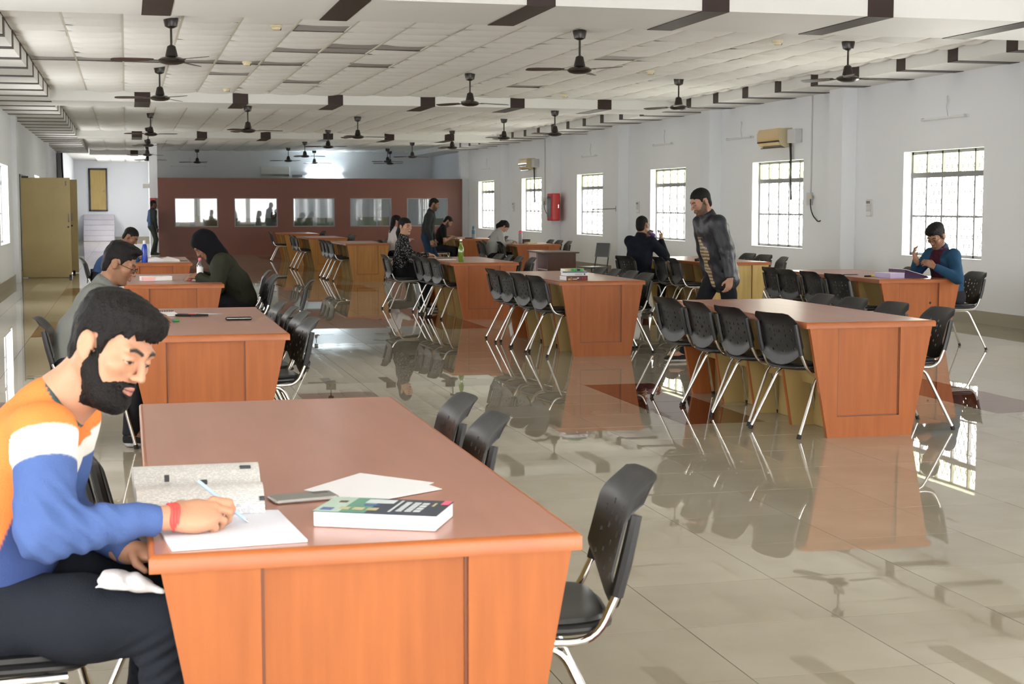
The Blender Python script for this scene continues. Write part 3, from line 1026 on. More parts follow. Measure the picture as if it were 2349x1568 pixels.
TB['RB'] = make_table(7.28, 8.20, 33.9, 36.4, 'orange wooden table with the teal bottle near the farthest windows')

# dark walnut desk
t = thing('office_desk', 'small dark walnut desk with open knee space standing behind the book table', 'desk', (6.62, 24.0, 0))
MB().cbox(-0.03, 0.55, -0.04, 1.15, 0.725, 0.75, 0.004).obj('desk_top', M['desk'], t)
MB().box(0.02, 0.50, 0.0, 0.02, 0.0, 0.725).obj('end_panel', M['desk'], t)
MB().box(0.02, 0.50, 1.08, 1.10, 0.0, 0.725).obj('end_panel', M['desk'], t)
MB().box(0.48, 0.50, 0.02, 1.08, 0.15, 0.725).obj('back_panel', M['desk'], t)
MB().box(0.02, 0.46, 0.62, 0.64, 0.0, 0.725).obj('divider', M['desk_l'], t)
MB().box(0.0, 0.02, 0.64, 1.10, 0.03, 0.72).obj('cupboard_door', M['desk_l'], t)
MB().box(0.02, 0.46, 0.02, 0.62, 0.45, 0.465).obj('shelf', M['desk_l'], t)

# ================================================================ CHAIRS
def superloft(mb, layers, n=28, p=4.0, mi=0):
    """closed loft of rounded-square rings: (cx, hx, hy, z)"""
    vs, fs = [], []
    for (cx, hx, hy, z) in layers:
        for k in range(n):
            w = 2 * math.pi * k / n
            c, s = math.cos(w), math.sin(w)
            x = cx + hx * math.copysign(abs(c) ** (2 / p), c)
            y = hy * math.copysign(abs(s) ** (2 / p), s)
            vs.append((x, y, z(x, y) if callable(z) else z))
    for r_ in range(len(layers) - 1):
        for k in range(n):
            a, b = r_ * n + k, r_ * n + (k + 1) % n
            fs.append((a, b, b + n, a + n))
    fs.append(tuple(range(n - 1, -1, -1)))
    m = (len(layers) - 1) * n
    fs.append(tuple(range(m, m + n)))
    mb.add(vs, fs, mi)


def dish(z0):
    return lambda x, y: z0 + 0.012 * (y / 0.2) ** 2 - 0.03 * max(0, x - 0.10) ** 2 * 20 + 0.012 * max(0, -x - 0.05) * 4


def back_mesh():
    """perforated shell: slots are cells left out of the grid"""
    ys = []
    cols_ = 9
    for k in range(cols_ + 1):
        ys.append(-0.212 + 0.424 * k / cols_)
    # alternate narrow/wide columns
    ywid = []
    y = -0.208
    pat = [0.030, 0.034] + [0.013, 0.040] * 5 + [0.013, 0.034, 0.030]
    tot = sum(pat)
    yl = [y]
    for p in pat:
        y += p * 0.416 / tot
        yl.append(y)
    zl = [0.0]
    zp_ = [0.07, 0.03] + [0.020, 0.022] * 6 + [0.028, 0.022, 0.018, 0.014]
    tz = sum(zp_)
    z = 0.0
    for p in zp_:
        z += p / tz
        zl.append(z)

    def P(y, t, off):
        a = abs(y) / 0.208
        zb = 0.462 + 0.075 * a ** 2.2                      # tongue
        ztop = 0.808 - 0.055 * max(0, a - 0.72) ** 2 * 9
        z = zb + (ztop - zb) * t
        x = -0.195 - 0.075 * max(0, (z - 0.46)) / 0.3
        x -= 0.058 * (max(0.0, t - 0.76) / 0.24) ** 1.8 * (1 - 0.45 * a * a)        # lip curls back
        x += 0.028 * a * a
        x -= 0.035 * (max(0, 0.24 - t) / 0.24) ** 1.5
        return (x - off, y, z)
    nx, nz = len(yl), len(zl)
    vs, fs = [], []
    for off in (0.0, 0.006):
        for t in zl:
            for y in yl:
                vs.append(P(y + 0.006 * (t - 0.5), t, off))
    n1 = nx * nz
    hole = set()
    for r_ in range(6):
        for c_ in range(5):
            if (r_ + c_) % 2 == 0 or (r_ in (1, 3, 4) and c_ in (1, 3)):
                hole.add((2 + 2 * c_, 2 + 2 * r_))
    for j in range(nz - 1):
        for i in range(nx - 1):
            a = j * nx + i
            q = (a, a + 1, a + nx + 1, a + nx)
            if (i, j) in hole:
                for e in range(4):
                    p0, p1 = q[e], q[(e + 1) % 4]
                    fs.append((p0, p1, p1 + n1, p0 + n1))
            else:
                fs.append(q)
                fs.append(tuple(k + n1 for k in reversed(q)))
    rim = [i for i in range(nx)] + [j * nx + nx - 1 for j in range(1, nz)] + [(nz - 1) * nx + i for i in range(nx - 2, -1, -1)] + [j * nx for j in range(nz - 2, 0, -1)]
    for k in range(len(rim)):
        a, b = rim[k], rim[(k + 1) % len(rim)]
        fs.append((b, a, a + n1, b + n1))
    mb = MB()
    mb.add(vs, fs)
    for s in (-1, 1):      # sleeves over the posts
        mb.tube([(-0.214, s * 0.207, 0.535), (-0.236, s * 0.207, 0.62), (-0.262, s * 0.205, 0.738)], [0.017, 0.018, 0.016], 8)
    return mb.mesh('backrest', M['black'], smooth=40)


def make_chair():
    t = thing('study_chair', 'x', 'chair')
    st = MB()
    superloft(st, [(0, 0.15, 0.15, dish(0.418)), (0, 0.205, 0.205, dish(0.422)), (0, 0.222, 0.218, dish(0.432)), (0, 0.222, 0.218, dish(0.440)), (0, 0.212, 0.208, dish(0.447))])
    seat = st.obj('seat', M['black'], t, smooth=45)
    pd = MB()
    superloft(pd, [(0.002, 0.200, 0.197, dish(0.444)), (0.002, 0.207, 0.203, dish(0.452)), (0.002, 0.202, 0.198, dish(0.463)), (0.002, 0.17, 0.165, dish(0.468)), (0.002, 0.08, 0.08, dish(0.466))])
    pd.obj('seat_pad', M['pad'], seat, smooth=45)
    link('backrest', back_mesh(), t)
    for s in (-1, 1):
        p = fillet([(0.17, s * 0.213, 0.428), (-0.16, s * 0.213, 0.420), (-0.215, s * 0.207, 0.54)], 0.085, 6) + [Vector((-0.258, s * 0.205, 0.72))]
        MB().tube(p, 0.0115, 8).obj('back_post', M['chrome'], t, smooth=50)
        f = fillet([(0.275, s * 0.245, 0.012), (0.175, s * 0.205, 0.408), (0.05, s * 0.203, 0.412)], 0.05)
        lg = MB().tube(f, 0.011, 8).obj('leg', M['chrome'], t, smooth=50)
        MB().tube([(0.278, s * 0.2462, 0), (0.2715, s * 0.2436, 0.026)], 0.0145, 8).obj('foot_cap', M['rubber'], lg)
        f = fillet([(-0.265, s * 0.262, 0.012), (-0.075, s * 0.205, 0.408), (0.05, s * 0.203, 0.412)], 0.05)
        lg = MB().tube(f, 0.011, 8).obj('leg', M['chrome'], t, smooth=50)
        MB().tube([(-0.270, s * 0.2638, 0), (-0.259, s * 0.2602, 0.026)], 0.0145, 8).obj('foot_cap', M['rubber'], lg)
    MB().tube([(0.12, -0.205, 0.410), (0.12, 0.205, 0.410)], 0.009, 6).obj('cross_bar', M['chrome'], t)
    return t


chair0 = make_chair()
chair_used = False
side_word = {-1: 'left', 1: 'right'}


def chair(x, y, rz, label):
    global chair_used
    c = copy_tree(chair0) if chair_used else chair0
    chair_used = True
    c.location = (x, y, 0)
    c.rotation_euler = (0, 0, R(rz))
    c['label'] = label
    c['group'] = 'black perforated study chairs'
    return c


nth = ['nearest', 'second', 'third', 'farthest']


def row(side, x, ys, tname, turns=None):
    """chairs along a table; side -1 = its left side, facing +x"""
    for k, y in enumerate(ys):
        a = (0 if side < 0 else 180) + (turns[k] if turns else random.uniform(-4, 4))
        n_ = nth[k] if k < len(ys) - 1 or len(ys) == 4 else ('farthest' if len(ys) > 1 else 'only')
        chair(x[k] if isinstance(x, (list, tuple)) else x, y, a, 'black chair, %s on the %s side of the %s' % (n_, side_word[side], tname))


row(-1, [4.38, 4.33, 4.31, 4.28], [9.33, 9.94, 10.52, 11.08], 'bare table before the walking man', [13, 7, 4, 8])
row(1, [5.11, 5.08, 5.05, 5.02], [9.42, 9.99, 10.55, 11.05], 'bare table before the walking man', [-3, 2, 3, -2])
row(-1, [4.24, 4.22, 4.20, 4.22], [14.86, 15.44, 16.05, 16.6], 'table with the book stack', [10, 8, 6, 5])
row(1, [4.92, 4.95, 4.92, 4.90], [14.98, 15.55, 16.05, 16.5], 'table with the book stack', [4, 0, -2, 1])
row(-1, [4.23, 4.21, 4.2], [20.08, 20.62, 21.08], 'table with the green bottle', [9, 7, 5])
row(1, [5.02, 4.98, 4.96, 4.94], [19.98, 20.5, 21.0, 21.5], 'table with the green bottle')
chair(3.88, 21.86, 2, 'black chair under the woman in dotted black')
row(1, [0.80, 0.81, 0.79, 0.77], [9.42, 10.0, 10.52, 11.1], 'table with the spiral notebook', [4, 2, -3, 2])
row(1, [0.98, 0.87, 0.88], [3.78, 4.90, 5.42], 'foreground notebook table', [-9, -4, -3])
chair(-0.33, 3.76, 2, 'black chair under the man in the orange sweatshirt')
chair(0.12, 4.88, 8, 'black chair beyond the man in the orange sweatshirt')
chair(-0.24, 9.9, -2, 'black chair under the man in the grey hoodie')
chair(1.14, 15.65, 178, 'black chair under the hooded student')
chair(1.1, 15.2, 184, 'black chair in front of the hooded student')
chair(1.17, 16.65, 176, 'black chair behind the hooded student')
chair(1.36, 14.35, 172, 'black chair standing apart between the left tables')
chair(-0.3, 21.3, 0, 'black chair under the man in the blue shirt')
row(-1, [7.34, 7.34, 7.32, 7.4], [14.45, 15.05, 15.65, 16.2], 'table with the purple binder', [8, 4, 8, 6])
chair(8.42, 14.46, 180, 'black chair under the man in the blue jacket')
chair(8.36, 15.75, 178, 'black chair beyond the man in the blue jacket')
row(-1, [7.38, 7.35], [19.34, 19.86], 'yellow ended table', [-2, 2])
chair(7.0, 20.42, 20, 'black chair under the man in navy drinking')
row(1, [8.42, 8.55, 8.58], [19.4, 20.25, 20.9], 'yellow ended table', [-8, 10, 8])
row(-1, [4.2, 4.2, 4.2], [30.75, 31.4, 31.95], 'nearest golden table', [8, 5, 4])
chair(5.06, 32.1, 182, 'black chair on the right side of the nearest golden table')
row(-1, [4.12, 4.1], [36.4, 37.1], 'middle golden table')
row(1, [5.0, 5.02, 5.02], [36.5, 37.0, 37.6], 'middle golden table')
row(-1, [4.05], [41.9], 'farthest golden table')
row(1, [4.98, 5.0], [42.0, 42.6], 'farthest golden table')
chair(7.08, 29.7, 4, 'black chair under the girl in the grey hoodie')
row(-1, [7.36, 7.36], [29.1, 30.45], 'hoodie girl table', [0, -3])
row(1, [8.2, 8.24, 8.22], [29.1, 29.9, 30.5], 'hoodie girl table')
chair(6.9, 34.35, 2, 'black chair under the man in the black tee')
row(-1, [7.25], [35.9], 'table with the teal bottle')
row(1, [8.2, 8.22, 8.2], [34.3, 34.9, 35.7], 'table with the teal bottle')
chair(5.3, 31.0, 5, 'black chair under the woman in the white top')

# plain black metal chair by the right wall
t = thing('metal_chair', 'plain black metal chair with small square back near the right wall', 'chair', (7.78, 25.2, 0), R(205), 'side chairs')
MB().cbox(-0.20, 0.20, -0.2, 0.2, 0.43, 0.46, 0.01).obj('seat', M['pad'], t)
MB().prism([(-0.20, 0.62), (-0.225, 0.62), (-0.27, 0.86), (-0.245, 0.86)], 'y', -0.17, 0.17).obj('backrest', M['pad'], t)
for s in (-1, 1):
    MB().tube([(-0.19, s * 0.16, 0.0), (-0.19, s * 0.16, 0.45), (-0.245, s * 0.15, 0.75)], 0.011, 6).obj('leg', M['rubber'], t)
    MB().tube([(0.19, s * 0.17, 0.0), (0.18, s * 0.17, 0.44)], 0.011, 6).obj('leg', M['rubber'], t)

# ================================================================ FIGURE TOOLS
# bodies and clothes are grown as smooth implicit surfaces and meshed with surface nets
def V3(*a):
    return np.array(a, dtype=np.float32) if len(a) > 1 else np.array(a[0], dtype=np.float32)


class Vox:
    def __init__(s, lo, hi, h):
        s.h = h
        s.lo = np.array(lo, np.float32) - 3 * h
        s.n = np.ceil((np.array(hi) + 3 * h - s.lo) / h).astype(int) + 1
        s.d = np.full(tuple(s.n), 1.0, np.float32)
        s.lab = np.zeros(tuple(s.n), np.uint8)

    def win(s, lo, hi):
        a = np.clip(np.floor((np.array(lo) - s.lo) / s.h).astype(int), 0, s.n - 1)
        b = np.clip(np.ceil((np.array(hi) - s.lo) / s.h).astype(int) + 1, 1, s.n)
        if np.any(b <= a):
            return None, None
        sl = tuple(slice(a[k], b[k]) for k in range(3))
        g = [s.lo[k] + s.h * np.arange(a[k], b[k], dtype=np.float32) for k in range(3)]
        return sl, (g[0][:, None, None], g[1][None, :, None], g[2][None, None, :])

    def put(s, sl, d, k, lab):
        cur = s.d[sl]
        if k > 0:
            hh = np.maximum(k - np.abs(cur - d), 0) / k
            new = np.minimum(cur, d) - hh * hh * k * 0.25
        else:
            new = np.minimum(cur, d)
        s.lab[sl] = np.where(d < cur, np.uint8(lab), s.lab[sl])
        s.d[sl] = new

    def cone(s, p0, p1, r0, r1, k=0.02, lab=0, flat=False, sq=None):
        """tapered limb; flat cuts its far end square; sq=(dir, factor) squashes it along dir"""
        p0, p1 = np.array(p0, np.float32), np.array(p1, np.float32)
        m = max(r0, r1) * (1.6 if sq else 1) + k + 2.5 * s.h
        sl, g = s.win(np.minimum(p0, p1) - m, np.maximum(p0, p1) + m)
        if sl is None:
            return
        ax = p1 - p0
        L2 = float(ax @ ax) + 1e-9
        q = [g[i] - p0[i] for i in range(3)]
        t = (q[0] * ax[0] + q[1] * ax[1] + q[2] * ax[2]) / L2
        tc = np.clip(t, 0, 1)
        e = [q[i] - tc * ax[i] for i in range(3)]
        if sq is not None:
            n = np.array(sq[0], np.float32)
            n = n / np.linalg.norm(n)
            a = (e[0] * n[0] + e[1] * n[1] + e[2] * n[2]) * (1 - 1 / sq[1])
            e = [e[i] - a * n[i] for i in range(3)]
        d = np.sqrt(e[0] ** 2 + e[1] ** 2 + e[2] ** 2) - (r0 + (r1 - r0) * tc)
        if flat:
            d = np.maximum(d, (t - 1) * math.sqrt(L2))
        s.put(sl, d, k, lab)

    def ell(s, c, rad, ax=None, k=0.02, lab=0, sub=False):
        """ellipsoid; ax = 3x3 rows of its own axes"""
        c, rad = np.array(c, np.float32), np.array(rad, np.float32)
        m = float(rad.max()) + k + 2.5 * s.h
        sl, g = s.win(c - m, c + m)
        if sl is None:
            return
        q = [g[i] - c[i] for i in range(3)]
        if ax is not None:
            q = [q[0] * a[0] + q[1] * a[1] + q[2] * a[2] for a in ax]
        k0 = np.sqrt((q[0] / rad[0]) ** 2 + (q[1] / rad[1]) ** 2 + (q[2] / rad[2]) ** 2)
        k1 = np.sqrt((q[0] / rad[0] ** 2) ** 2 + (q[1] / rad[1] ** 2) ** 2 + (q[2] / rad[2] ** 2) ** 2) + 1e-6
        d = k0 * (k0 - 1) / k1
        if sub:
            cur = s.d[sl]
            dd = -d
            hh = np.maximum(k - np.abs(cur - dd), 0) / max(k, 1e-6)
            s.d[sl] = np.maximum(cur, dd) + hh * hh * k * 0.25
        else:
            s.put(sl, d, k, lab)

    def clip(s, p, n, k=0.0):
        """keep the side the normal points away from"""
        sl, g = s.win(s.lo, s.lo + s.h * s.n)
        n = np.array(n, np.float32)
        n = n / np.linalg.norm(n)
        d = (g[0] - p[0]) * n[0] + (g[1] - p[1]) * n[1] + (g[2] - p[2]) * n[2]
        s.d[sl] = np.maximum(s.d[sl], d)

    def wrinkle(s, amp, f=1.0):
        sl, g = s.win(s.lo, s.lo + s.h * s.n)
        x, y, z = g
        a = np.sin((x * 31 + z * 19 + 1.3 * np.sin(y * 23)) * f) * np.sin((y * 27 - z * 33 + 1.7 * np.sin(x * 17)) * f)
        b = np.sin((z * 52 + x * 41 + 2.1 * np.sin(x * 29 + y * 13)) * f) * np.cos((y * 47 + x * 11) * f)
        s.d += (amp * (0.65 * a + 0.35 * b)).astype(np.float32)

    def mesh(s):
        d = s.d
        ins = d < 0
        nx, ny, nz = d.shape
        cnt = np.zeros((nx - 1, ny - 1, nz - 1), np.uint8)
        corner = [(i, j, k) for i in (0, 1) for j in (0, 1) for k in (0, 1)]
        for (i, j, k) in corner:
            cnt += ins[i:nx - 1 + i, j:ny - 1 + j, k:nz - 1 + k]
        act = np.argwhere((cnt > 0) & (cnt < 8))
        if len(act) == 0:
            return None
        idx = np.full(cnt.shape, -1, np.int32)
        idx[act[:, 0], act[:, 1], act[:, 2]] = np.arange(len(act))
        val = {c: d[act[:, 0] + c[0], act[:, 1] + c[1], act[:, 2] + c[2]] for c in corner}
        acc = np.zeros((len(act), 3), np.float32)
        num = np.zeros(len(act), np.float32)
        for a in corner:
            for ax in range(3):
                if a[ax] == 0:
                    b = list(a)
                    b[ax] = 1
                    b = tuple(b)
                    va, vb = val[a], val[b]
                    m = (va < 0) != (vb < 0)
                    t = np.where(m, va / np.where(m, va - vb, 1), 0)
                    for k in range(3):
                        acc[:, k] += np.where(m, a[k] + (t if k == ax else 0), 0)
                    num += m
        pos = (act + acc / num[:, None]) * s.h + s.lo
        lab = np.zeros(len(act), np.uint8)
        best = np.full(len(act), 9.0, np.float32)
        for c in corner:
            v = np.abs(val[c])
            m = v < best
            best = np.where(m, v, best)
            lab = np.where(m, s.lab[act[:, 0] + c[0], act[:, 1] + c[1], act[:, 2] + c[2]], lab)
        faces = []
        for ax in range(3):
            o1, o2 = (ax + 1) % 3, (ax + 2) % 3
            sl0, sl1 = [slice(None)] * 3, [slice(None)] * 3
            sl0[ax], sl1[ax] = slice(0, -1), slice(1, None)
            a, b = ins[tuple(sl0)], ins[tuple(sl1)]
            e = np.argwhere(a != b)
            ok = (e[:, o1] > 0) & (e[:, o2] > 0) & (e[:, o1] < d.shape[o1] - 1) & (e[:, o2] < d.shape[o2] - 1)
            e = e[ok]
            if len(e) == 0:
                continue
            flip = a[e[:, 0], e[:, 1], e[:, 2]]
            q = []
            for (p, r_) in ((-1, -1), (0, -1), (0, 0), (-1, 0)):
                c = e.copy()
                c[:, o1] += p
                c[:, o2] += r_
                q.append(idx[c[:, 0], c[:, 1], c[:, 2]])
            q = np.stack(q, 1)
            q[~flip] = q[~flip][:, ::-1]
            faces.append(q)
        f = np.concatenate(faces)
        f = f[(f >= 0).all(1)]
        return pos, f, lab

    def obj(s, name, material, parent=None, colors=None, origin=(0, 0, 0), smooth_it=1):
        """colors: table by label, or function(pos, lab) -> rgb"""
        r_ = s.mesh()
        if r_ is None:
            return None
        pos, f, lab = r_
        for _ in range(smooth_it):      # one gentle Laplacian pass takes the voxel steps off
            acc = np.zeros_like(pos)
            n = np.zeros(len(pos), np.float32)
            for a, b in ((0, 1), (1, 2), (2, 3), (3, 0)):
                for i, j in ((a, b), (b, a)):
                    np.add.at(acc, f[:, i], pos[f[:, j]])
                    np.add.at(n, f[:, i], 1)
            pos = pos * 0.5 + 0.5 * acc / np.maximum(n, 1)[:, None]
        me = bpy.data.meshes.new(name)
        nv, nf = len(pos), len(f)
        me.vertices.add(nv)
        me.vertices.foreach_set('co', (pos - np.array(origin, np.float32)).astype(np.float32).ravel())
        me.loops.add(nf * 4)
        me.loops.foreach_set('vertex_index', f.astype(np.int32).ravel())
        me.polygons.add(nf)
        me.polygons.foreach_set('loop_start', np.arange(0, nf * 4, 4, dtype=np.int32))
        me.polygons.foreach_set('loop_total', np.full(nf, 4, np.int32))
        me.polygons.foreach_set('use_smooth', np.ones(nf, bool))
        me.update(calc_edges=True)
        me.validate()
        if colors is not None:
            c = colors(pos, lab) if callable(colors) else np.array(colors, np.float32)[lab]
            rgba = np.ones((nv, 4), np.float32)
            rgba[:, :3] = c
            at_ = me.color_attributes.new('Col', 'FLOAT_COLOR', 'POINT')
            at_.data.foreach_set('color', rgba.ravel())
        me.materials.append(material)
        o = link(name, me, parent)
        if parent is None:
            o.location = origin
        return o


M['skin'] = col_mat('skin', 0.5, 0.35, bump=(160, 0.0006))
M['cloth'] = col_mat('dyed_cloth', 0.85, 0.15, bump=(240, 0.0015))
M['leather'] = col_mat('soft_black_leather', 0.42, 0.4, bump=(90, 0.0015))
M['hair'] = mat('black_hair', (0.006, 0.005, 0.005), 0.62, spec=0.22, bump=(220, 0.004))
M['specs'] = mat('spectacle_frame', (0.06, 0.05, 0.045), 0.25, metal=0.6)


def unit(v):
    v = np.array(v, np.float32)
    return v / (np.linalg.norm(v) + 1e-9)


def frame(fwd, up=(0, 0, 1), roll=0.0):
    """rows: forward, left, up"""
    f = unit(fwd)
    l = unit(np.cross(up, f))
    u = np.cross(f, l)
    if roll:
        l, u = l * math.cos(roll) + u * math.sin(roll), u * math.cos(roll) - l * math.sin(roll)
    return np.stack([f, l, u])


def two_bone(a, c, l1, l2, hint):
    """middle joint between a and c"""
    a, c = np.array(a, float), np.array(c, float)
    v = c - a
    d = np.linalg.norm(v)
    d2 = min(d, (l1 + l2) * 0.999)
    n = v / d
    x = (l1 * l1 - l2 * l2 + d2 * d2) / (2 * d2)
    h = math.sqrt(max(l1 * l1 - x * x, 0))
    hv = np.array(hint, float)
    hv = hv - n * (hv @ n)
    hv /= np.linalg.norm(hv) + 1e-9
    return a + n * x + hv * h


def head_sdf(vx, c, A, s, skin=1, fine=False, jaw=0.0):
    """head centred between the ears; A rows forward, left, up"""
    def P(x, y, z):
        return c + s * (A[0] * x + A[1] * y + A[2] * z)
    k = 0.02 * s
    vx.ell(P(-0.012, 0, 0.030), np.array((0.098, 0.076, 0.088)) * s, A, k, skin)
    vx.ell(P(0.030, 0, -0.045), np.array((0.060, 0.056 + jaw, 0.074)) * s, A, 0.03 * s, skin)
    for y in (-1, 1):
        vx.cone(P(-0.022, y * (0.052 + jaw), -0.045), P(0.056, y * 0.02, -0.104), 0.022 * s, 0.019 * s, 0.022 * s, skin)
        vx.ell(P(0.060, y * 0.043, -0.022), np.array((0.024, 0.022, 0.02)) * s, A, 0.02 * s, skin)
    vx.ell(P(0.068, 0, -0.106), np.array((0.02, 0.022, 0.017)) * s, A, 0.018 * s, skin)
    vx.cone(P(0.077, -0.042, 0.024), P(0.086, 0, 0.022), 0.012 * s, 0.011 * s, 0.014 * s, skin)
    vx.cone(P(0.077, 0.042, 0.024), P(0.086, 0, 0.022), 0.012 * s, 0.011 * s, 0.014 * s, skin)
    if fine:
        for y in (-1, 1):
            vx.ell(P(0.100, y * 0.032, 0.002), np.array((0.017, 0.017, 0.011)) * s, A, 0.012 * s, sub=True)
            vx.ell(P(0.076, y * 0.032, 0.001), np.array((0.0155, 0.017, 0.0125)) * s, A, 0.004 * s, skin)
    vx.cone(P(0.088, 0, 0.014), P(0.112, 0, -0.032), 0.0075 * s, 0.0115 * s, 0.010 * s, skin)
    for y in (-1, 1):
        vx.ell(P(0.100, y * 0.0125, -0.036), np.array((0.011, 0.0085, 0.0085)) * s, A, 0.006 * s, skin)
    # lips
    if fine:
        vx.cone(P(0.090, -0.020, -0.067), P(0.099, 0, -0.0625), 0.0045 * s, 0.0065 * s, 0.005 * s, skin)
        vx.cone(P(0.090, 0.020, -0.067), P(0.099, 0, -0.0625), 0.0045 * s, 0.0065 * s, 0.005 * s, skin)
        vx.cone(P(0.088, -0.016, -0.0745), P(0.097, 0, -0.0765), 0.0055 * s, 0.0075 * s, 0.005 * s, skin)
        vx.cone(P(0.088, 0.016, -0.0745), P(0.097, 0, -0.0765), 0.0055 * s, 0.0075 * s, 0.005 * s, skin)
    else:
        vx.ell(P(0.088, 0, -0.07), np.array((0.011, 0.02, 0.011)) * s, A, 0.006 * s, skin)
    # ears
    for y in (-1, 1):
        Ae = np.stack([unit(A[0] * 0.95 + A[2] * 0.2 - A[1] * y * 0.25), unit(A[1] + A[0] * y * 0.2), unit(A[2] - A[0] * 0.2)])
        vx.ell(P(-0.016, y * 0.083, -0.008), np.array((0.022, 0.010, 0.036)) * s, Ae, 0.006 * s, skin)
        if fine:
            vx.ell(P(-0.012, y * 0.093, -0.006), np.array((0.012, 0.007, 0.022)) * s, Ae, 0.004 * s, sub=True)


def local(pos, c, A, s):
    q = (pos - np.array(c, np.float32)) / s
    return q @ A[0], q @ A[1], q @ A[2]


def face_colors(pos, base, c, A, s, skin, beard=0.0, lips=(0.30, 0.12, 0.10), seed=0):
    """paint lips, brows, eyes and beard where the face has them"""
    x, y, z = local(pos, c, A, s)
    out = base.copy()
    near = (x * x + y * y + z * z < 0.03) & (x > -0.06)
    ay = np.abs(y)

    def blend(col, w):
        w = np.clip(w, 0, 1)[:, None] * near[:, None]
        out[:] = out * (1 - w) + np.array(col, np.float32) * w
    if beard > 0:
        hi = -0.045 - 0.3 * np.maximum(x - 0.02, 0) - 0.03 * (x > 0.07)
        # cheek line falls from the sideburn to the mouth corner
        line = np.interp(x, [-0.02, 0.0, 0.02, 0.04, 0.055, 0.07, 0.085], [0.02, 0.02, -0.010, -0.036, -0.052, -0.050, -0.047])
        w = (line - z) / 0.008
        w = np.minimum(w, (x + 0.012) / 0.01)
        w = np.minimum(w, (z + 0.165) / 0.01)
        # clear skin round the lips
        m = ((y / 0.022) ** 2 + ((z + 0.0705) / 0.0100) ** 2 < 1) & (x > 0.06)
        w = np.where(m, 0, w)
        n = np.sin(pos[:, 0] * 900 + seed) * np.sin(pos[:, 1] * 870) * np.sin(pos[:, 2] * 910)
        blend((0.012, 0.009, 0.008), np.clip(w + 0.35 * n, 0, 1) * beard)
    w = 1.3 - ((y / 0.021) ** 2 + ((z + 0.0700) / 0.0095) ** 2)
    blend(lips, np.where(x > 0.07, w * 1.5, 0))
    blend((0.03, 0.012, 0.01), np.where((np.abs(z + 0.0695) < 0.0016) & (ay < 0.02) & (x > 0.07), 0.9, 0))
    # brows
    zb = 0.0225 + 0.006 * np.sin(np.clip((ay - 0.012) / 0.042, 0, 1) * 3.0)
    w = 1 - np.abs(z - zb) / (0.0066 - 0.05 * np.maximum(ay - 0.03, 0))
    w = np.where((ay > 0.010) & (ay < 0.050) & (x > 0.055), w * 2.2, 0)
    blend((0.012, 0.009, 0.008), w)
    # eyes: lash line, white, iris (lids mostly lowered)
    e = ((ay - 0.032) / 0.0140) ** 2 + ((z + 0.0035) / 0.0036) ** 2
    blend((0.55, 0.50, 0.47), np.where((x > 0.07), (1.1 - e) * 4, 0))
    i = ((ay - 0.034) / 0.0062) ** 2 + ((z + 0.0045) / 0.0062) ** 2
    blend((0.012, 0.008, 0.006), np.where((x > 0.07) & (e < 1.15), (1.1 - i) * 4, 0))
    w = 1 - np.abs(z + 0.0005 + 14 * (ay - 0.032) ** 2) / 0.0022
    blend((0.02, 0.012, 0.01), np.where((np.abs(ay - 0.032) < 0.0165) & (x > 0.065), w * 1.6, 0))
    # a little warmth on cheeks and nose, shade of stubble off
    return out


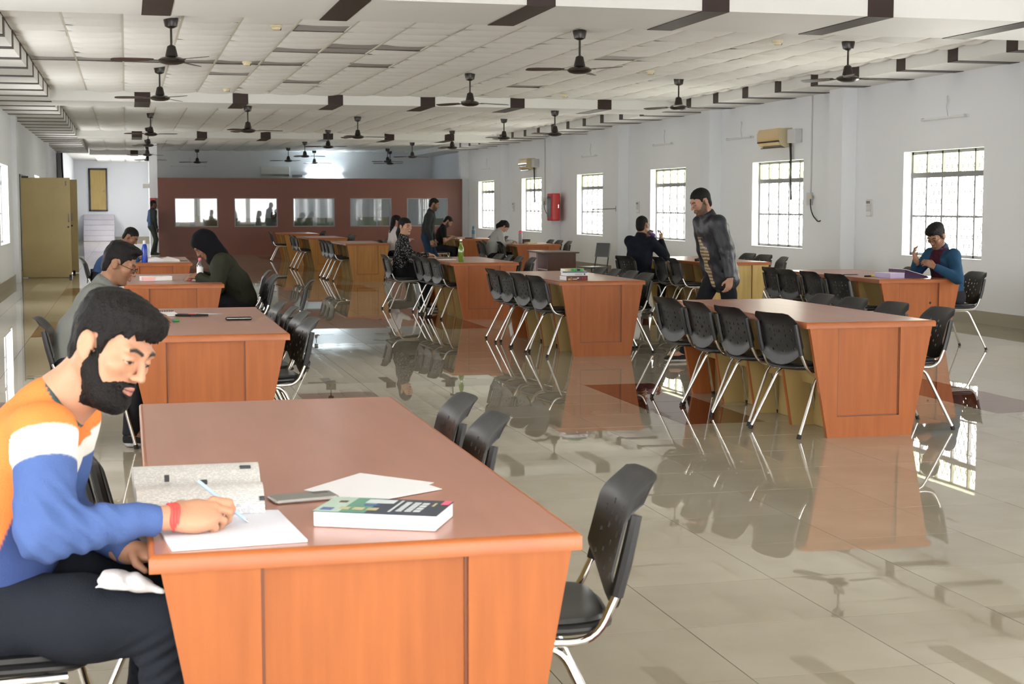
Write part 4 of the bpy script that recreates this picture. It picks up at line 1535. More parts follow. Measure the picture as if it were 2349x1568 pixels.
def hair_obj(kind, c, A, s, h, parent, name='hair', extra=0.0, seed=0):
    """cap of hair cut along a hairline"""
    c = np.array(c, np.float32)
    r_ = 0.20 * s if kind in ('short', 'quiff', 'fringe') else 0.52 * s
    vx = Vox(c - r_, c + r_ * 0.95 + 0.02, h)

    def P(x, y, z):
        return c + s * (A[0] * x + A[1] * y + A[2] * z)
    e = extra
    vx.ell(P(-0.016, 0, 0.040), np.array((0.103 + e, 0.0795 + e * 0.6, 0.0895 + e)) * s, A, 0.01, 0)
    vx.ell(P(-0.058, 0, -0.030), np.array((0.050, 0.064, 0.066)) * s, A, 0.02 * s, 0)
    if kind == 'quiff':
        vx.ell(P(0.052, 0, 0.112), np.array((0.055, 0.062, 0.026)) * s, A, 0.03 * s, 0)
        vx.ell(P(-0.02, 0, 0.105), np.array((0.08, 0.068, 0.034)) * s, A, 0.03 * s, 0)
    if kind == 'fringe':
        vx.ell(P(0.05, 0, 0.103), np.array((0.056, 0.064, 0.024)) * s, A, 0.03 * s, 0)
        vx.ell(P(0.086, -0.006, 0.082), np.array((0.020, 0.05, 0.026)) * s, A, 0.02 * s, 0)
        vx.ell(P(-0.03, 0, 0.092), np.array((0.083, 0.072, 0.034)) * s, A, 0.03 * s, 0)
    if kind in ('long', 'tail'):
        vx.ell(P(-0.05, 0, 0.02), np.array((0.08, 0.085, 0.1)) * s, A, 0.03, 0)
    sl, g = vx.win(vx.lo, vx.lo + vx.h * vx.n)
    q = [(g[i] - c[i]) / s for i in range(3)]
    x = q[0] * A[0][0] + q[1] * A[0][1] + q[2] * A[0][2]
    y = q[0] * A[1][0] + q[1] * A[1][1] + q[2] * A[1][2]
    z = q[0] * A[2][0] + q[1] * A[2][1] + q[2] * A[2][2]
    front = 0.068 if kind != 'fringe' else 0.060
    line = np.interp(x, [-0.13, -0.07, -0.055, -0.046, -0.038, 0.000, 0.007, 0.024, 0.032, 0.055, 0.085, 0.11],
                     [-0.100, -0.098, -0.090, -0.06, 0.024, 0.030, -0.010, -0.012, 0.030, 0.052, front, front]).astype(np.float32)
    if kind in ('long', 'tail'):
        line = np.interp(x, [-0.13, -0.06, -0.03, 0.0, 0.03, 0.06, 0.11], [-0.12, -0.11, -0.07, -0.03, 0.015, 0.045, 0.058]).astype(np.float32)
    line = line + 0.006 * np.sin(y * 240 + x * 60 + seed) + 0.004 * np.sin(y * 530 + seed)
    vx.d[sl] = np.maximum(vx.d[sl], (line - z) * s * 0.8)
    vx.d[sl] += (s * (0.0022 * np.sin(x * 150 + y * 90 + 2 * np.sin(z * 60 + seed)) * np.sin(y * 170 + z * 60 + seed) + 0.0012 * np.sin(y * 620 + 3 * np.sin(x * 70 + seed) + z * 110))).astype(np.float32)
    if kind == 'tail':
        vx.ell(P(-0.115, 0, 0.03), np.array((0.035, 0.035, 0.035)) * s, A, 0.02, 0)
        d_ = np.array((0, 0, -1.0))
        p0 = P(-0.12, 0, 0.02)
        p1 = P(-0.15, 0.0, -0.06) + d_ * 0.05 * s
        p2 = P(-0.14, 0.0, -0.10) + d_ * 0.16 * s
        vx.cone(p0, p1, 0.034 * s, 0.042 * s, 0.02, 0)
        vx.cone(p1, p2, 0.042 * s, 0.022 * s, 0.02, 0)
    if kind == 'long':
        for yy in (-0.035, 0.0, 0.035):
            p0, p1 = P(-0.075, yy, -0.04), P(-0.105, yy * 1.3, -0.26)
            vx.cone(p0, p1, 0.05 * s, 0.035 * s, 0.03, 0)
        vx.d[sl] += (0.004 * np.sin(x * 60 + z * 50) * np.sin(y * 110 + z * 35)).astype(np.float32)
    return vx.obj(name, M['hair'], parent, None)


def spectacles(c, A, s, parent):
    def P(x, y, z):
        return Vector(c + s * (A[0] * x + A[1] * y + A[2] * z))
    mb = MB()
    for y in (-1, 1):
        ring = [P(0.107, y * 0.034 + 0.023 * math.cos(w), -0.004 + 0.018 * math.sin(w)) for w in [2 * math.pi * k / 12 for k in range(13)]]
        mb.tube(ring, 0.0018 * s, 5)
        mb.tube([P(0.105, y * 0.057, 0.002), P(0.04, y * 0.076, 0.004), P(-0.02, y * 0.083, 0.004)], 0.002 * s, 5)
    mb.tube([P(0.108, -0.011, 0), P(0.112, 0, 0.003), P(0.108, 0.011, 0)], 0.0018 * s, 5)
    return mb.obj('spectacles', M['specs'], parent)


def hand_sdf(vx, wr, d, pn, s, side, lab=1, curl=0.6, spread=0.02):
    """palm, four fingers and thumb; d = pointing direction, pn = palm normal"""
    d = unit(d)
    pn = unit(np.array(pn) - d * (np.array(pn) @ d))
    w = np.cross(d, pn) * side            # towards the thumb
    wr = np.array(wr, np.float32)
    pc = wr + d * 0.055 * s
    vx.ell(pc, np.array((0.052, 0.041, 0.018)) * s, np.stack([d, w, pn]), 0.02 * s, lab)
    vx.cone(wr - d * 0.03 * s, wr + d * 0.02 * s, 0.026 * s, 0.026 * s, 0.02 * s, lab)
    for i, ln in enumerate((0.074, 0.082, 0.076, 0.060)):
        b = pc + d * (0.042 - 0.004 * i * i * 0.5) * s + w * (0.030 - 0.0195 * i) * s
        a1, a2 = curl * 0.8, curl * 1.9
        d1 = d * math.cos(a1) + pn * math.sin(a1) + w * (0.10 - 0.07 * i) * spread * 10
        d2 = d * math.cos(a2) + pn * math.sin(a2)
        m = b + unit(d1) * ln * 0.52 * s
        e = m + unit(d2) * ln * 0.48 * s
        vx.cone(b - unit(d1) * 0.01 * s, m, 0.0098 * s, 0.0088 * s, 0.004 * s, lab)
        vx.cone(m, e, 0.0088 * s, 0.0072 * s, 0.004 * s, lab)
    tb = pc - d * 0.025 * s + w * 0.034 * s
    tm_ = tb + unit(d * 0.6 + w * 0.65 + pn * 0.25) * 0.036 * s
    te = tm_ + unit(d * 0.85 + w * 0.1 + pn * 0.45) * 0.03 * s
    vx.cone(tb, tm_, 0.0135 * s, 0.0105 * s, 0.008 * s, lab)
    vx.cone(tm_, te, 0.0105 * s, 0.008 * s, 0.004 * s, lab)


def figure(label, J, h=0.012, s=1.0, skin=(0.30, 0.155, 0.09), top=(0.05, 0.05, 0.06), legs=(0.02, 0.02, 0.025), shoes=(0.02, 0.02, 0.02),
           hair='short', beard=0.0, sleeve='full', top_name='shirt', collar=True, hood=None, specs=False, top_col=None, top_mat='cloth', hem=0.0,
           bulk=1.0, wr_amp=0.004, hands=True, seed=0, hair_extra=0.0, curl=0.7, sole=(0.6, 0.6, 0.6), leg_name='trousers', fine=False, lo_clip=None, skirt=0.0):
    """one person: the body is a single continuous mesh; hair and clothes are its children"""
    g = {k: np.array(v, np.float32) for k, v in J.items() if k not in ('A',)}
    A = J['A']
    pts = np.stack([v for k, v in g.items() if v.shape == (3,) and k not in ('palmL', 'palmR', 'handL', 'handR')])
    lo, hi = pts.min(0) - 0.20 * s, pts.max(0) + 0.20 * s
    lo[2] = max(lo[2], 0.0 - 2 * h)
    hc = g['head']
    lat = unit(g['shL'] - g['shR'])
    fw = unit(np.cross(lat, g['neck'] - g['pelvis']))
    # ---- body
    b = Vox(lo, hi, h)
    head_sdf(b, hc, A, s, 1, fine)
    b.cone(hc + s * (A[0] * -0.025 + A[2] * -0.055), g['neck'] + unit(g['pelvis'] - g['neck']) * 0.02, 0.055 * s, 0.058 * s, 0.03 * s, 1)
    for sg, n in ((1, 'L'), (-1, 'R')):
        b.cone(g['pelvis'] + lat * 0.06 * sg, g['chest'] + lat * 0.075 * sg, 0.09 * s, 0.085 * s, 0.05, 2)
        b.cone(g['chest'], g['sh' + n] - lat * sg * 0.02, 0.07 * s, 0.045 * s, 0.04, 2)
        arm_l = 1 if sleeve == 'half' else 2
        b.cone(g['sh' + n], g['el' + n], 0.043 * s, 0.036 * s, 0.02, arm_l)
        b.cone(g['el' + n], g['wr' + n], 0.036 * s, 0.026 * s, 0.015, arm_l)
        b.cone(g['hip' + n], g['kn' + n], 0.07 * s, 0.05 * s, 0.03, 2)
        b.cone(g['kn' + n], g['an' + n], 0.047 * s, 0.034 * s, 0.02, 2)
        b.cone(g['an' + n], g['an' + n] + unit(g['toe' + n] - g['an' + n]) * 0.12 * s, 0.03 * s, 0.025 * s, 0.02, 2)
        if hands:
            hand_sdf(b, g['wr' + n], g['hand' + n], g['palm' + n], s, -sg, 1, curl)
    b.cone(g['chest'], g['neck'], 0.08 * s, 0.055 * s, 0.04, 1)
    sk = np.array(skin, np.float32)

    def body_col(pos, lab):
        base = np.tile(sk, (len(pos), 1))
        return face_colors(pos, base, hc, A, s, sk, beard, seed=seed)
    org = (float(g['pelvis'][0]), float(g['pelvis'][1]), 0.0)
    root = b.obj('person', M['skin'], None, body_col, origin=org)
    tag(root, label, 'person')

    def child(o):
        if o is not None:
            # meshes are built in world space: shift to the person's own origin
            o.location = (-org[0], -org[1], -org[2])
        return o
    # ---- top garment
    t = Vox(lo, hi, h)
    bk = bulk
    for sg, n in ((1, 'L'), (-1, 'R')):
        t.cone(g['pelvis'] + lat * 0.055 * sg - unit(g['chest'] - g['pelvis']) * hem, g['belly'] + lat * 0.06 * sg, 0.112 * s * bk, 0.108 * s * bk, 0.06, 1)
        t.cone(g['belly'] + lat * 0.06 * sg, g['chest'] + lat * 0.085 * sg, 0.108 * s * bk, 0.104 * s * bk, 0.06, 1)
        t.cone(g['chest'] + lat * 0.04 * sg + unit(g['neck'] - g['chest']) * 0.03, g['sh' + n] - lat * sg * 0.015, 0.088 * s * bk, 0.066 * s * bk, 0.06, 1)
        end = g['el' + n] if sleeve == 'full' else g['sh' + n] + (g['el' + n] - g['sh' + n]) * 0.72
        t.cone(g['sh' + n], end, 0.068 * s * bk, 0.058 * s * bk, 0.03, 2, flat=(sleeve != 'full'))
        if sleeve == 'full':
            t.cone(g['el' + n], g['wr' + n], 0.057 * s * bk, 0.040 * s * bk, 0.02, 2, flat=True)
    t.cone(g['chest'], g['neck'] + unit(g['neck'] - g['chest']) * 0.0, 0.10 * s, 0.075 * s, 0.04, 1)
    t.wrinkle(wr_amp)
    if collar:
        cn = g['neck'] + unit(hc - g['neck']) * 0.035 * s
        t.cone(g['neck'] - unit(hc - g['neck']) * 0.02, cn, 0.078 * s, 0.072 * s, 0.012, 3, flat=True)
    # clear the neck so that skin shows
    upn = unit(hc + s * (A[0] * -0.02 + A[2] * -0.06) - g['neck'])
    t.ell(g['neck'] + upn * (0.075 if collar else 0.06) * s + fw * 0.015, np.array((0.062, 0.062, 0.075)) * s, frame(fw, upn), 0.008, sub=True)
    tc = np.array(top, np.float32)
    o = child(t.obj(top_name, M[top_mat], root, top_col if top_col else np.stack([tc, tc, tc, tc * 0.8])))
    # ---- legs
    l = Vox(lo, hi, h)
    for sg, n in ((1, 'L'), (-1, 'R')):
        l.cone(g['hip' + n] + (g['pelvis'] - g['hip' + n]) * 0.3, g['kn' + n], 0.096 * s, 0.070 * s, 0.05, 1)
        l.cone(g['kn' + n], g['an' + n] - np.array((0, 0, 0.0)), 0.068 * s, 0.052 * s, 0.03, 1, flat=True)
    l.cone(g['hipL'], g['hipR'], 0.105 * s, 0.105 * s, 0.05, 1)
    if skirt:
        l.cone((g['hipL'] + g['hipR']) / 2, (g['knL'] + g['knR']) / 2, 0.15 * s, 0.16 * s, 0.06, 1)
    l.wrinkle(wr_amp * 0.8)
    lc = np.array(legs, np.float32)
    child(l.obj(leg_name, M['cloth'], root, np.stack([lc, lc])))
    # ---- shoes
    for n in 'LR':
        an, to = g['an' + n], g['toe' + n]
        d = unit(to - an)
        f2 = unit((d[0], d[1], 0))
        v = Vox(np.minimum(an, an + f2 * 0.24) - 0.09, np.maximum(an, an + f2 * 0.24) + 0.09, max(h * 0.7, 0.006))
        z0 = an[2] - 0.075 * s
        base = np.array((an[0], an[1], z0), np.float32)
        A2 = frame(f2)
        v.ell(base + f2 * 0.00 + np.array((0, 0, 0.05)), np.array((0.052, 0.04, 0.055)) * s, A2, 0.02, 1)
        v.ell(base + f2 * 0.10 * s + np.array((0, 0, 0.034)), np.array((0.10, 0.044, 0.034)) * s, A2, 0.03, 1)
        v.clip(base + np.array((0, 0, 0.002)), (0, 0, -1))
        sc = np.array(shoes, np.float32)
        so = np.array(sole, np.float32)
        child(v.obj('shoe', M['cloth'], root, lambda pos, lab, z0=z0: np.where((pos[:, 2] < z0 + 0.028)[:, None], so, sc)))
    # ---- hair / hood
    if hood is not None:
        v = Vox(hc - 0.24 * s, hc + 0.22 * s, h)
        v.ell(hc + s * (A[0] * -0.02 + A[2] * 0.03), np.array((0.125, 0.103, 0.118)) * s, A, 0.02, 1)
        v.cone(hc + s * (A[0] * -0.04 + A[2] * -0.02), g['neck'] + unit(g['chest'] - g['neck']) * 0.02, 0.10 * s, 0.115 * s, 0.04, 1)
        v.ell(hc + s * (A[0] * 0.125 + A[2] * -0.03), np.array((0.09, 0.066, 0.095)) * s, A, 0.02, sub=True)
        v.wrinkle(0.004)
        hcx = np.array(hood, np.float32)
        child(v.obj('hood', M['cloth'], root, np.stack([hcx, hcx])))
    if hair:
        child(hair_obj(hair, hc, A, s, min(h, 0.008), root, extra=hair_extra, seed=seed))
    if specs:
        child(spectacles(hc, A, s, root))
    return root


def pose(x, y, z_seat, face, lean=10, s=1.0, head_pitch=20, head_yaw=0, head_roll=0, hl=None, hr=None, stand=False, sit_fwd=0.0, sh_roll=0, feet=None, twist=0, elbow_out=0.5, neck_fwd=0.0):
    """joints for a seated or standing person facing `face` degrees (0 = +x)"""
    a = R(face)
    f = np.array((math.cos(a), math.sin(a), 0.0))
    l = np.array((-math.sin(a), math.cos(a), 0.0))
    up = np.array((0, 0, 1.0))
    ln = R(lean)
    td = up * math.cos(ln) + f * math.sin(ln)
    tp = R(twist)
    l2 = l * math.cos(tp) - f * math.sin(tp)
    f2 = f * math.cos(tp) + l * math.sin(tp)
    if stand:
        pel = np.array((x, y, 0.93 * s))
    else:
        pel = np.array((x, y, z_seat + 0.115 * s))
    J = dict(pelvis=pel)
    J['belly'] = pel + (td * 0.8 + up * 0.2) * 0.17 * s
    J['chest'] = pel + td * 0.36 * s
    J['neck'] = pel + td * 0.515 * s + f2 * neck_fwd
    hd = R(head_yaw)
    hf = f2 * math.cos(hd) + l2 * math.sin(hd)
    hp = R(head_pitch)
    fwd = hf * math.cos(hp) - up * math.sin(hp)
    hup = up * math.cos(hp) + hf * math.sin(hp)
    J['A'] = frame(fwd, hup, R(head_roll))
    J['head'] = J['neck'] + td * 0.055 * s + J['A'][2] * 0.10 * s + J['A'][0] * 0.03 * s
    sw = 0.185 * s
    J['shL'] = J['neck'] - td * 0.075 * s + l2 * sw
    J['shR'] = J['neck'] - td * 0.075 * s - l2 * sw
    for n, sg, tgt in (('L', 1, hl), ('R', -1, hr)):
        sh = J['sh' + n]
        if tgt is None:
            tgt = dict(p=sh - up * 0.52 * s + f * 0.05 * s + l * sg * 0.03, d=-up + f * 0.2, pn=-l * sg)
        wr = np.array(tgt['p'], float)
        v = wr - sh
        mx = 0.545 * s
        if np.linalg.norm(v) > mx:
            wr = sh + v / np.linalg.norm(v) * mx
        J['wr' + n] = wr
        J['el' + n] = two_bone(sh, wr, 0.285 * s, 0.262 * s, tgt.get('hint', -up + l * sg * elbow_out - f * 0.3))
        J['hand' + n] = tgt.get('d', unit(wr - J['el' + n]))
        J['palm' + n] = tgt.get('pn', -up)
        J['hip' + n] = pel + l * sg * 0.085 * s - up * 0.02
        if stand:
            st = (feet or {}).get(n, 0.0)
            an = np.array((x, y, 0.075 * s)) + l * sg * 0.09 * s + f * st
            J['an' + n] = an
            J['kn' + n] = two_bone(J['hip' + n], an, 0.43 * s, 0.435 * s, f)
        else:
            kn = J['hip' + n] + f * 0.42 * s + l * sg * 0.05 * s
            kn[2] = max(0.50 * s, z_seat + 0.06)
            J['kn' + n] = kn
            an = kn - up * 0.42 * s + f * ((feet or {}).get(n, -0.05))
            an[2] = 0.075 * s
            J['an' + n] = an
        J['toe' + n] = J['an' + n] + f * 0.15 + l * sg * 0.02
    return J

# ================================================================ PEOPLE
def H(p, d=None, pn=(0, 0, -1), hint=None):
    r_ = dict(p=p, pn=pn)
    if d is not None:
        r_['d'] = d
    if hint is not None:
        r_['hint'] = hint
    return r_


# ---- the man writing in the foreground (built in finer grain)
def writing_man():
    s = 0.975
    head = V3(-0.0366, 3.715, 1.1656)
    yaw, pit = R(-43), R(22)
    hf = np.array((math.cos(yaw), math.sin(yaw), 0))
    A = frame(hf * math.cos(pit) - np.array((0, 0, 1)) * math.sin(pit), np.array((0, 0, 1)) * math.cos(pit) + hf * math.sin(pit), R(-13))
    neck = V3(-0.165, 3.775, 1.035)
    chest = V3(-0.235, 3.79, 0.885)
    belly = V3(-0.30, 3.79, 0.71)
    pel = V3(-0.345, 3.78, 0.575)
    shR, shL = V3(-0.190, 3.575, 0.985), V3(-0.145, 3.965, 0.97)
    elR, elL = V3(-0.190, 3.455, 0.785), V3(-0.19, 4.03, 0.735)
    wrR, wrL = V3(0.078, 3.495, 0.797), V3(-0.01, 3.80, 0.655)
    hipR, hipL = V3(-0.34, 3.685, 0.545), V3(-0.34, 3.87, 0.545)
    knR, knL = V3(0.085, 3.545, 0.545), V3(0.09, 3.90, 0.545)
    anR, anL = V3(0.04, 3.56, 0.075), V3(0.0, 3.90, 0.075)
    org = (-0.345, 3.78, 0.0)
    h = 0.004
    b = Vox((-0.5, 3.36, 0.45), (0.30, 4.15, 1.32), h)
    b.h = h
    head_sdf(b, head, A, s, 1, True, jaw=0.004)

    def P(x, y, z):
        return head + s * (A[0] * x + A[1] * y + A[2] * z)
    b.cone(P(-0.03, 0, -0.05), neck, 0.056, 0.062, 0.03, 1)
    b.cone(P(0.02, 0, -0.10), neck + V3(0.045, -0.03, 0.0), 0.03, 0.04, 0.03, 1)
    # fuller beard mass along the jaw
    for y in (-1, 1):
        b.cone(P(0.0, y * 0.056, -0.05), P(0.055, y * 0.030, -0.112), 0.022, 0.024, 0.02, 1)
    b.ell(P(0.066, 0, -0.115), (0.028, 0.030, 0.024), A, 0.02, 1)
    b.cone(chest, neck, 0.09, 0.06, 0.04, 1)
    lat = unit(shL - shR)
    for sg, sh, el, wr in ((1, shL, elL, wrL), (-1, shR, elR, wrR)):
        b.cone(pel + lat * 0.05 * sg, chest + lat * 0.07 * sg, 0.085, 0.085, 0.05, 1)
        b.cone(chest, sh - lat * sg * 0.03, 0.06, 0.035, 0.04, 1)
        b.cone(sh, el, 0.038, 0.033, 0.02, 1)
        b.cone(el, wr, 0.034, 0.0245, 0.015, 1)
    # writing hand: palm on edge, back of the hand towards us
    d = unit((1.0, 0.10, 0.06))
    pn = unit((0.0, 0.60, -0.80))
    w = unit(np.cross(d, pn))
    AH = np.stack([d, w, pn])
    b.cone(elR + (wrR - elR) * 0.7, wrR + d * 0.01, 0.027, 0.0255, 0.02, 1, sq=((0, 0.6, -0.8), 0.85))
    pc = wrR + d * 0.060
    b.ell(pc, (0.054, 0.043, 0.021), AH, 0.022, 1)
    b.ell(pc + d * 0.0 - w * 0.022 + pn * 0.006, (0.046, 0.022, 0.02), AH, 0.02, 1)
    for i, (ln, a1, a2, a3) in enumerate(((0.078, 0.35, 1.25, 1.75), (0.084, 0.55, 1.6, 2.3), (0.078, 0.75, 1.9, 2.7), (0.062, 0.85, 2.0, 2.8))):
        k0 = pc + d * (0.046 - 0.003 * i * i) + w * (0.031 - 0.0205 * i) - pn * 0.004
        dirs = [d * math.cos(a) + pn * math.sin(a) for a in (a1, a2, a3)]
        m1 = k0 + dirs[0] * ln * 0.50
        m2 = m1 + dirs[1] * ln * 0.32
        e = m2 + dirs[2] * ln * 0.24
        b.ell(k0, (0.0125, 0.0105, 0.0115), AH, 0.008, 1)
        b.cone(k0, m1, 0.0105, 0.0095, 0.004, 1)
        b.cone(m1, m2, 0.0096, 0.0086, 0.003, 1)
        b.cone(m2, e, 0.0086, 0.0072, 0.003, 1)
    tb = pc - d * 0.030 + w * 0.036 + pn * 0.006
    t1 = tb + unit(d * 0.75 + w * 0.35 + pn * 0.5) * 0.042
    t2 = t1 + unit(d * 0.85 - w * 0.10 + pn * 0.5) * 0.032
    b.cone(tb, t1, 0.0145, 0.0115, 0.010, 1)
    b.cone(t1, t2, 0.0115, 0.0085, 0.004, 1)
    # left hand resting in the lap
    hand_sdf(b, wrL, (0.85, -0.50, -0.05), (0, 0, -1), 1.0, -1, 1, 0.35)
    sk = np.array((0.48, 0.245, 0.15), np.float32)

    def colr(pos, lab):
        base = np.tile(sk, (len(pos), 1))
        q = face_colors(pos, base, head, A, s, sk, 0.0, lips=(0.36, 0.14, 0.12), seed=3)
        # nails
        return q
    bd = Vox((0, 0, 0), (0.01, 0.01, 0.01), h)
    sl, g = b.win(head - 0.19, head + 0.16)
    bd.lo = b.lo + b.h * np.array([q.start for q in sl], np.float32)
    bd.d = b.d[sl].copy()
    bd.lab = np.zeros(bd.d.shape, np.uint8)
    bd.n = np.array(bd.d.shape)
    q = [g[i] - head[i] for i in range(3)]
    lx, ly, lz = ((q[0] * A[k][0] + q[1] * A[k][1] + q[2] * A[k][2]) / s for k in range(3))
    jag = 0.0022 * np.sin(lx * 900 + 2 * np.sin(lz * 400)) * np.sin(lz * 760 + ly * 300)
    line = np.interp(lx, [-0.02, 0.01, 0.024, 0.04, 0.055, 0.07, 0.085], [0.03, 0.02, -0.028, -0.056, -0.072, -0.062, -0.052])
    back = np.interp(lz, [-0.15, -0.06, -0.035, 0.0], [0.002, -0.004, 0.004, 0.008])
    keep = np.minimum(np.minimum(line - lz, lx - back), lz + 0.150) + jag
    lip = np.sqrt((ly / 0.0225) ** 2 + ((lz + 0.0705) / 0.0105) ** 2) - 1
    keep = np.where(lx > 0.05, np.minimum(keep, lip * 0.011), keep)
    bd.d = np.maximum(bd.d - 0.0030 - 0.0016 * np.sin(lx * 420 + 3 * np.sin(ly * 130)) * np.sin(lz * 380 + ly * 410), -keep).astype(np.float32)
    root = b.obj('person', M['skin'], None, colr, origin=org)
    o = bd.obj('beard', M['hair'], root)
    o.location = (-org[0], -org[1], 0)
    tag(root, 'bearded man in orange, white and blue sweatshirt writing at the front table', 'person')

    def child(o):
        o.location = (-org[0], -org[1], 0)
        return o
    # sweatshirt
    t = Vox((-0.62, 3.30, 0.48), (0.16, 4.20, 1.16), 0.005)
    fw = V3(0.93, 0, 0.0)
    for sg, sh, el, wr in ((1, shL, elL, wrL), (-1, shR, elR, wrR)):
        t.cone(pel + lat * 0.06 * sg + V3(0.0, 0, -0.01), belly + lat * 0.065 * sg, 0.125, 0.118, 0.06, 1)
        t.cone(belly + lat * 0.065 * sg, chest + lat * 0.085 * sg + V3(-0.01, 0, 0), 0.118, 0.108, 0.06, 1)
        t.cone(chest + lat * 0.05 * sg + V3(0, 0, 0.05), sh - lat * sg * 0.01 + V3(-0.012, 0, 0), 0.088, 0.068, 0.07, 1)
        lb = 2 if sg < 0 else 3
        t.cone(sh, el, 0.072, 0.064, 0.03, lb)
        ce_ = wr - unit(wr - el) * (0.035 if sg < 0 else 0.005)
        t.cone(el, ce_ - unit(wr - el) * 0.012, 0.060, 0.0385, 0.025, lb)
        t.cone(ce_ - unit(wr - el) * 0.035, ce_, 0.0385, 0.0365, 0.004, lb, flat=True)
    t.cone(chest + V3(-0.01, 0, 0), neck + V3(-0.02, 0, -0.02), 0.10, 0.082, 0.05, 1)
    # folds gather at the inner elbow and along the side
    sl, g = t.win(t.lo, t.lo + t.h * t.n)
    x, y, z = g
    ew = np.exp(-(((x + 0.13) / 0.10) ** 2 + ((z - 0.79) / 0.10) ** 2 + ((y - 3.46) / 0.12) ** 2))
    t.d += (0.0045 * ew * np.sin((x * 0.9 + z * 0.75) * 150 + 2 * np.sin(y * 40))).astype(np.float32)
    fo = np.exp(-((y - 3.47) / 0.1) ** 2)
    t.d += (0.0025 * fo * np.sin(x * 95 - z * 40 + 1.5 * np.sin(z * 30)) * (z < 0.86)).astype(np.float32)
    t.wrinkle(0.0035, 0.8)
    upn = unit(P(-0.02, 0, -0.06) - neck)
    t.ell(neck + upn * 0.050 + V3(0.02, -0.012, 0), (0.070, 0.070, 0.075), frame(unit((0.9, -0.2, 0)), upn), 0.008, sub=True)
    OR, WH, BL, ND = (np.array(c_, np.float32) for c_ in ((0.82, 0.215, 0.055), (0.78, 0.76, 0.69), (0.070, 0.120, 0.30), (0.045, 0.075, 0.21)))

    def shirt(pos, lab):
        x, y, z = pos[:, 0], pos[:, 1], pos[:, 2]
        out = np.tile(OR, (len(pos), 1))
        zb = 0.74 + 2.2 * (x + 0.29)
        zb = np.minimum(zb, 0.865)
        def mixc(c_, w_):
            w_ = np.clip(w_, 0, 1)[:, None]
            out[:] = out * (1 - w_) + c_ * w_
        mixc(ND, (zb - z) / 0.008 + 0.5)
        fr = (x > -0.175) & (z >= 0.83) & (z < 0.93)
        out[fr & (lab == 1)] = WH
        for n_, sh, el in ((2, shR, elR), (3, shL, elL)):
            m = lab == n_
            ax = el - sh
            tt = ((pos - sh) @ ax) / (ax @ ax)
            # band runs a little slanted round the sleeve
            tt = tt + 0.5 * (x - sh[0])
            w1 = np.clip((tt - 0.02) / 0.02 + 0.5, 0, 1)[:, None]
            w2 = np.clip((tt - 0.32) / 0.02 + 0.5, 0, 1)[:, None]
            c_ = (OR * (1 - w1) + WH * w1) * (1 - w2) + BL * w2
            out[m] = c_[m]
        # dark ribbing at the neck
        r_ = pos - (neck + upn * 0.035 + V3(0.02, -0.012, 0))
        dd = np.sqrt((r_ ** 2).sum(1))
        out[(dd < 0.082) & (lab == 1)] = (0.05, 0.09, 0.09)
        return out
    child(t.obj('sweatshirt', M['cloth'], root, shirt))
    # trousers
    l = Vox((-0.56, 3.38, 0.0), (0.26, 4.08, 0.74), 0.006)
    for hip, kn, an in ((hipR, knR, anR), (hipL, knL, anL)):
        l.cone(hip + (pel - hip) * 0.2, hip + (kn - hip) * 0.5, 0.108, 0.094, 0.05, 1)
        l.cone(hip + (kn - hip) * 0.5, kn, 0.094, 0.078, 0.05, 1)
        l.cone(kn, an, 0.075, 0.060, 0.03, 1, flat=True)
    l.cone(hipL, hipR, 0.115, 0.115, 0.05, 1)
    sl, g = l.win(l.lo, l.lo + l.h * l.n)
    x, y, z = g
    kw = np.exp(-(((x - 0.05) / 0.09) ** 2 + ((z - 0.47) / 0.08) ** 2))
    l.d += (0.004 * kw * np.sin((x * 0.7 - z) * 170)).astype(np.float32)
    l.wrinkle(0.003)
    dk = np.array((0.014, 0.017, 0.024), np.float32)
    child(l.obj('trousers', M['cloth'], root, np.stack([dk, dk])))
    for an in (anR, anL):
        v = Vox(an - 0.1, an + V3(0.26, 0.1, 0.1), 0.008)
        v.ell(an + V3(0, 0, -0.025), (0.05, 0.04, 0.055), None, 0.02, 1)
        v.ell(an + V3(0.10, 0, -0.04), (0.10, 0.044, 0.034), None, 0.03, 1)
        v.clip((0, 0, 0.003), (0, 0, -1))
        child(v.obj('shoe', M['cloth'], root, np.stack([dk, dk])))
    child(hair_obj('fringe', head, A, s, 0.0045, root, extra=0.010, seed=1.0))
    # red thread round the wrist
    ring = []
    c_ = wrR + d * 0.012
    for k in range(25):
        a = 2 * math.pi * k / 24
        ring.append(Vector(c_ + (w * math.cos(a) * 0.031 + pn * math.sin(a) * 0.0275) + d * 0.003 * math.sin(3 * a)))
    mb = MB()
    for o_ in (-0.007, 0.0, 0.007):
        mb.tube([p + Vector(d * o_) for p in ring], 0.0046, 6)
    rb = mb.obj('wrist_thread', mat('red_thread', (0.62, 0.07, 0.06), 0.7, bump=(300, 0.001)), root, smooth=60)
    rb.location = (-org[0], -org[1], 0)
    return pc, d, w, pn


man = writing_man()

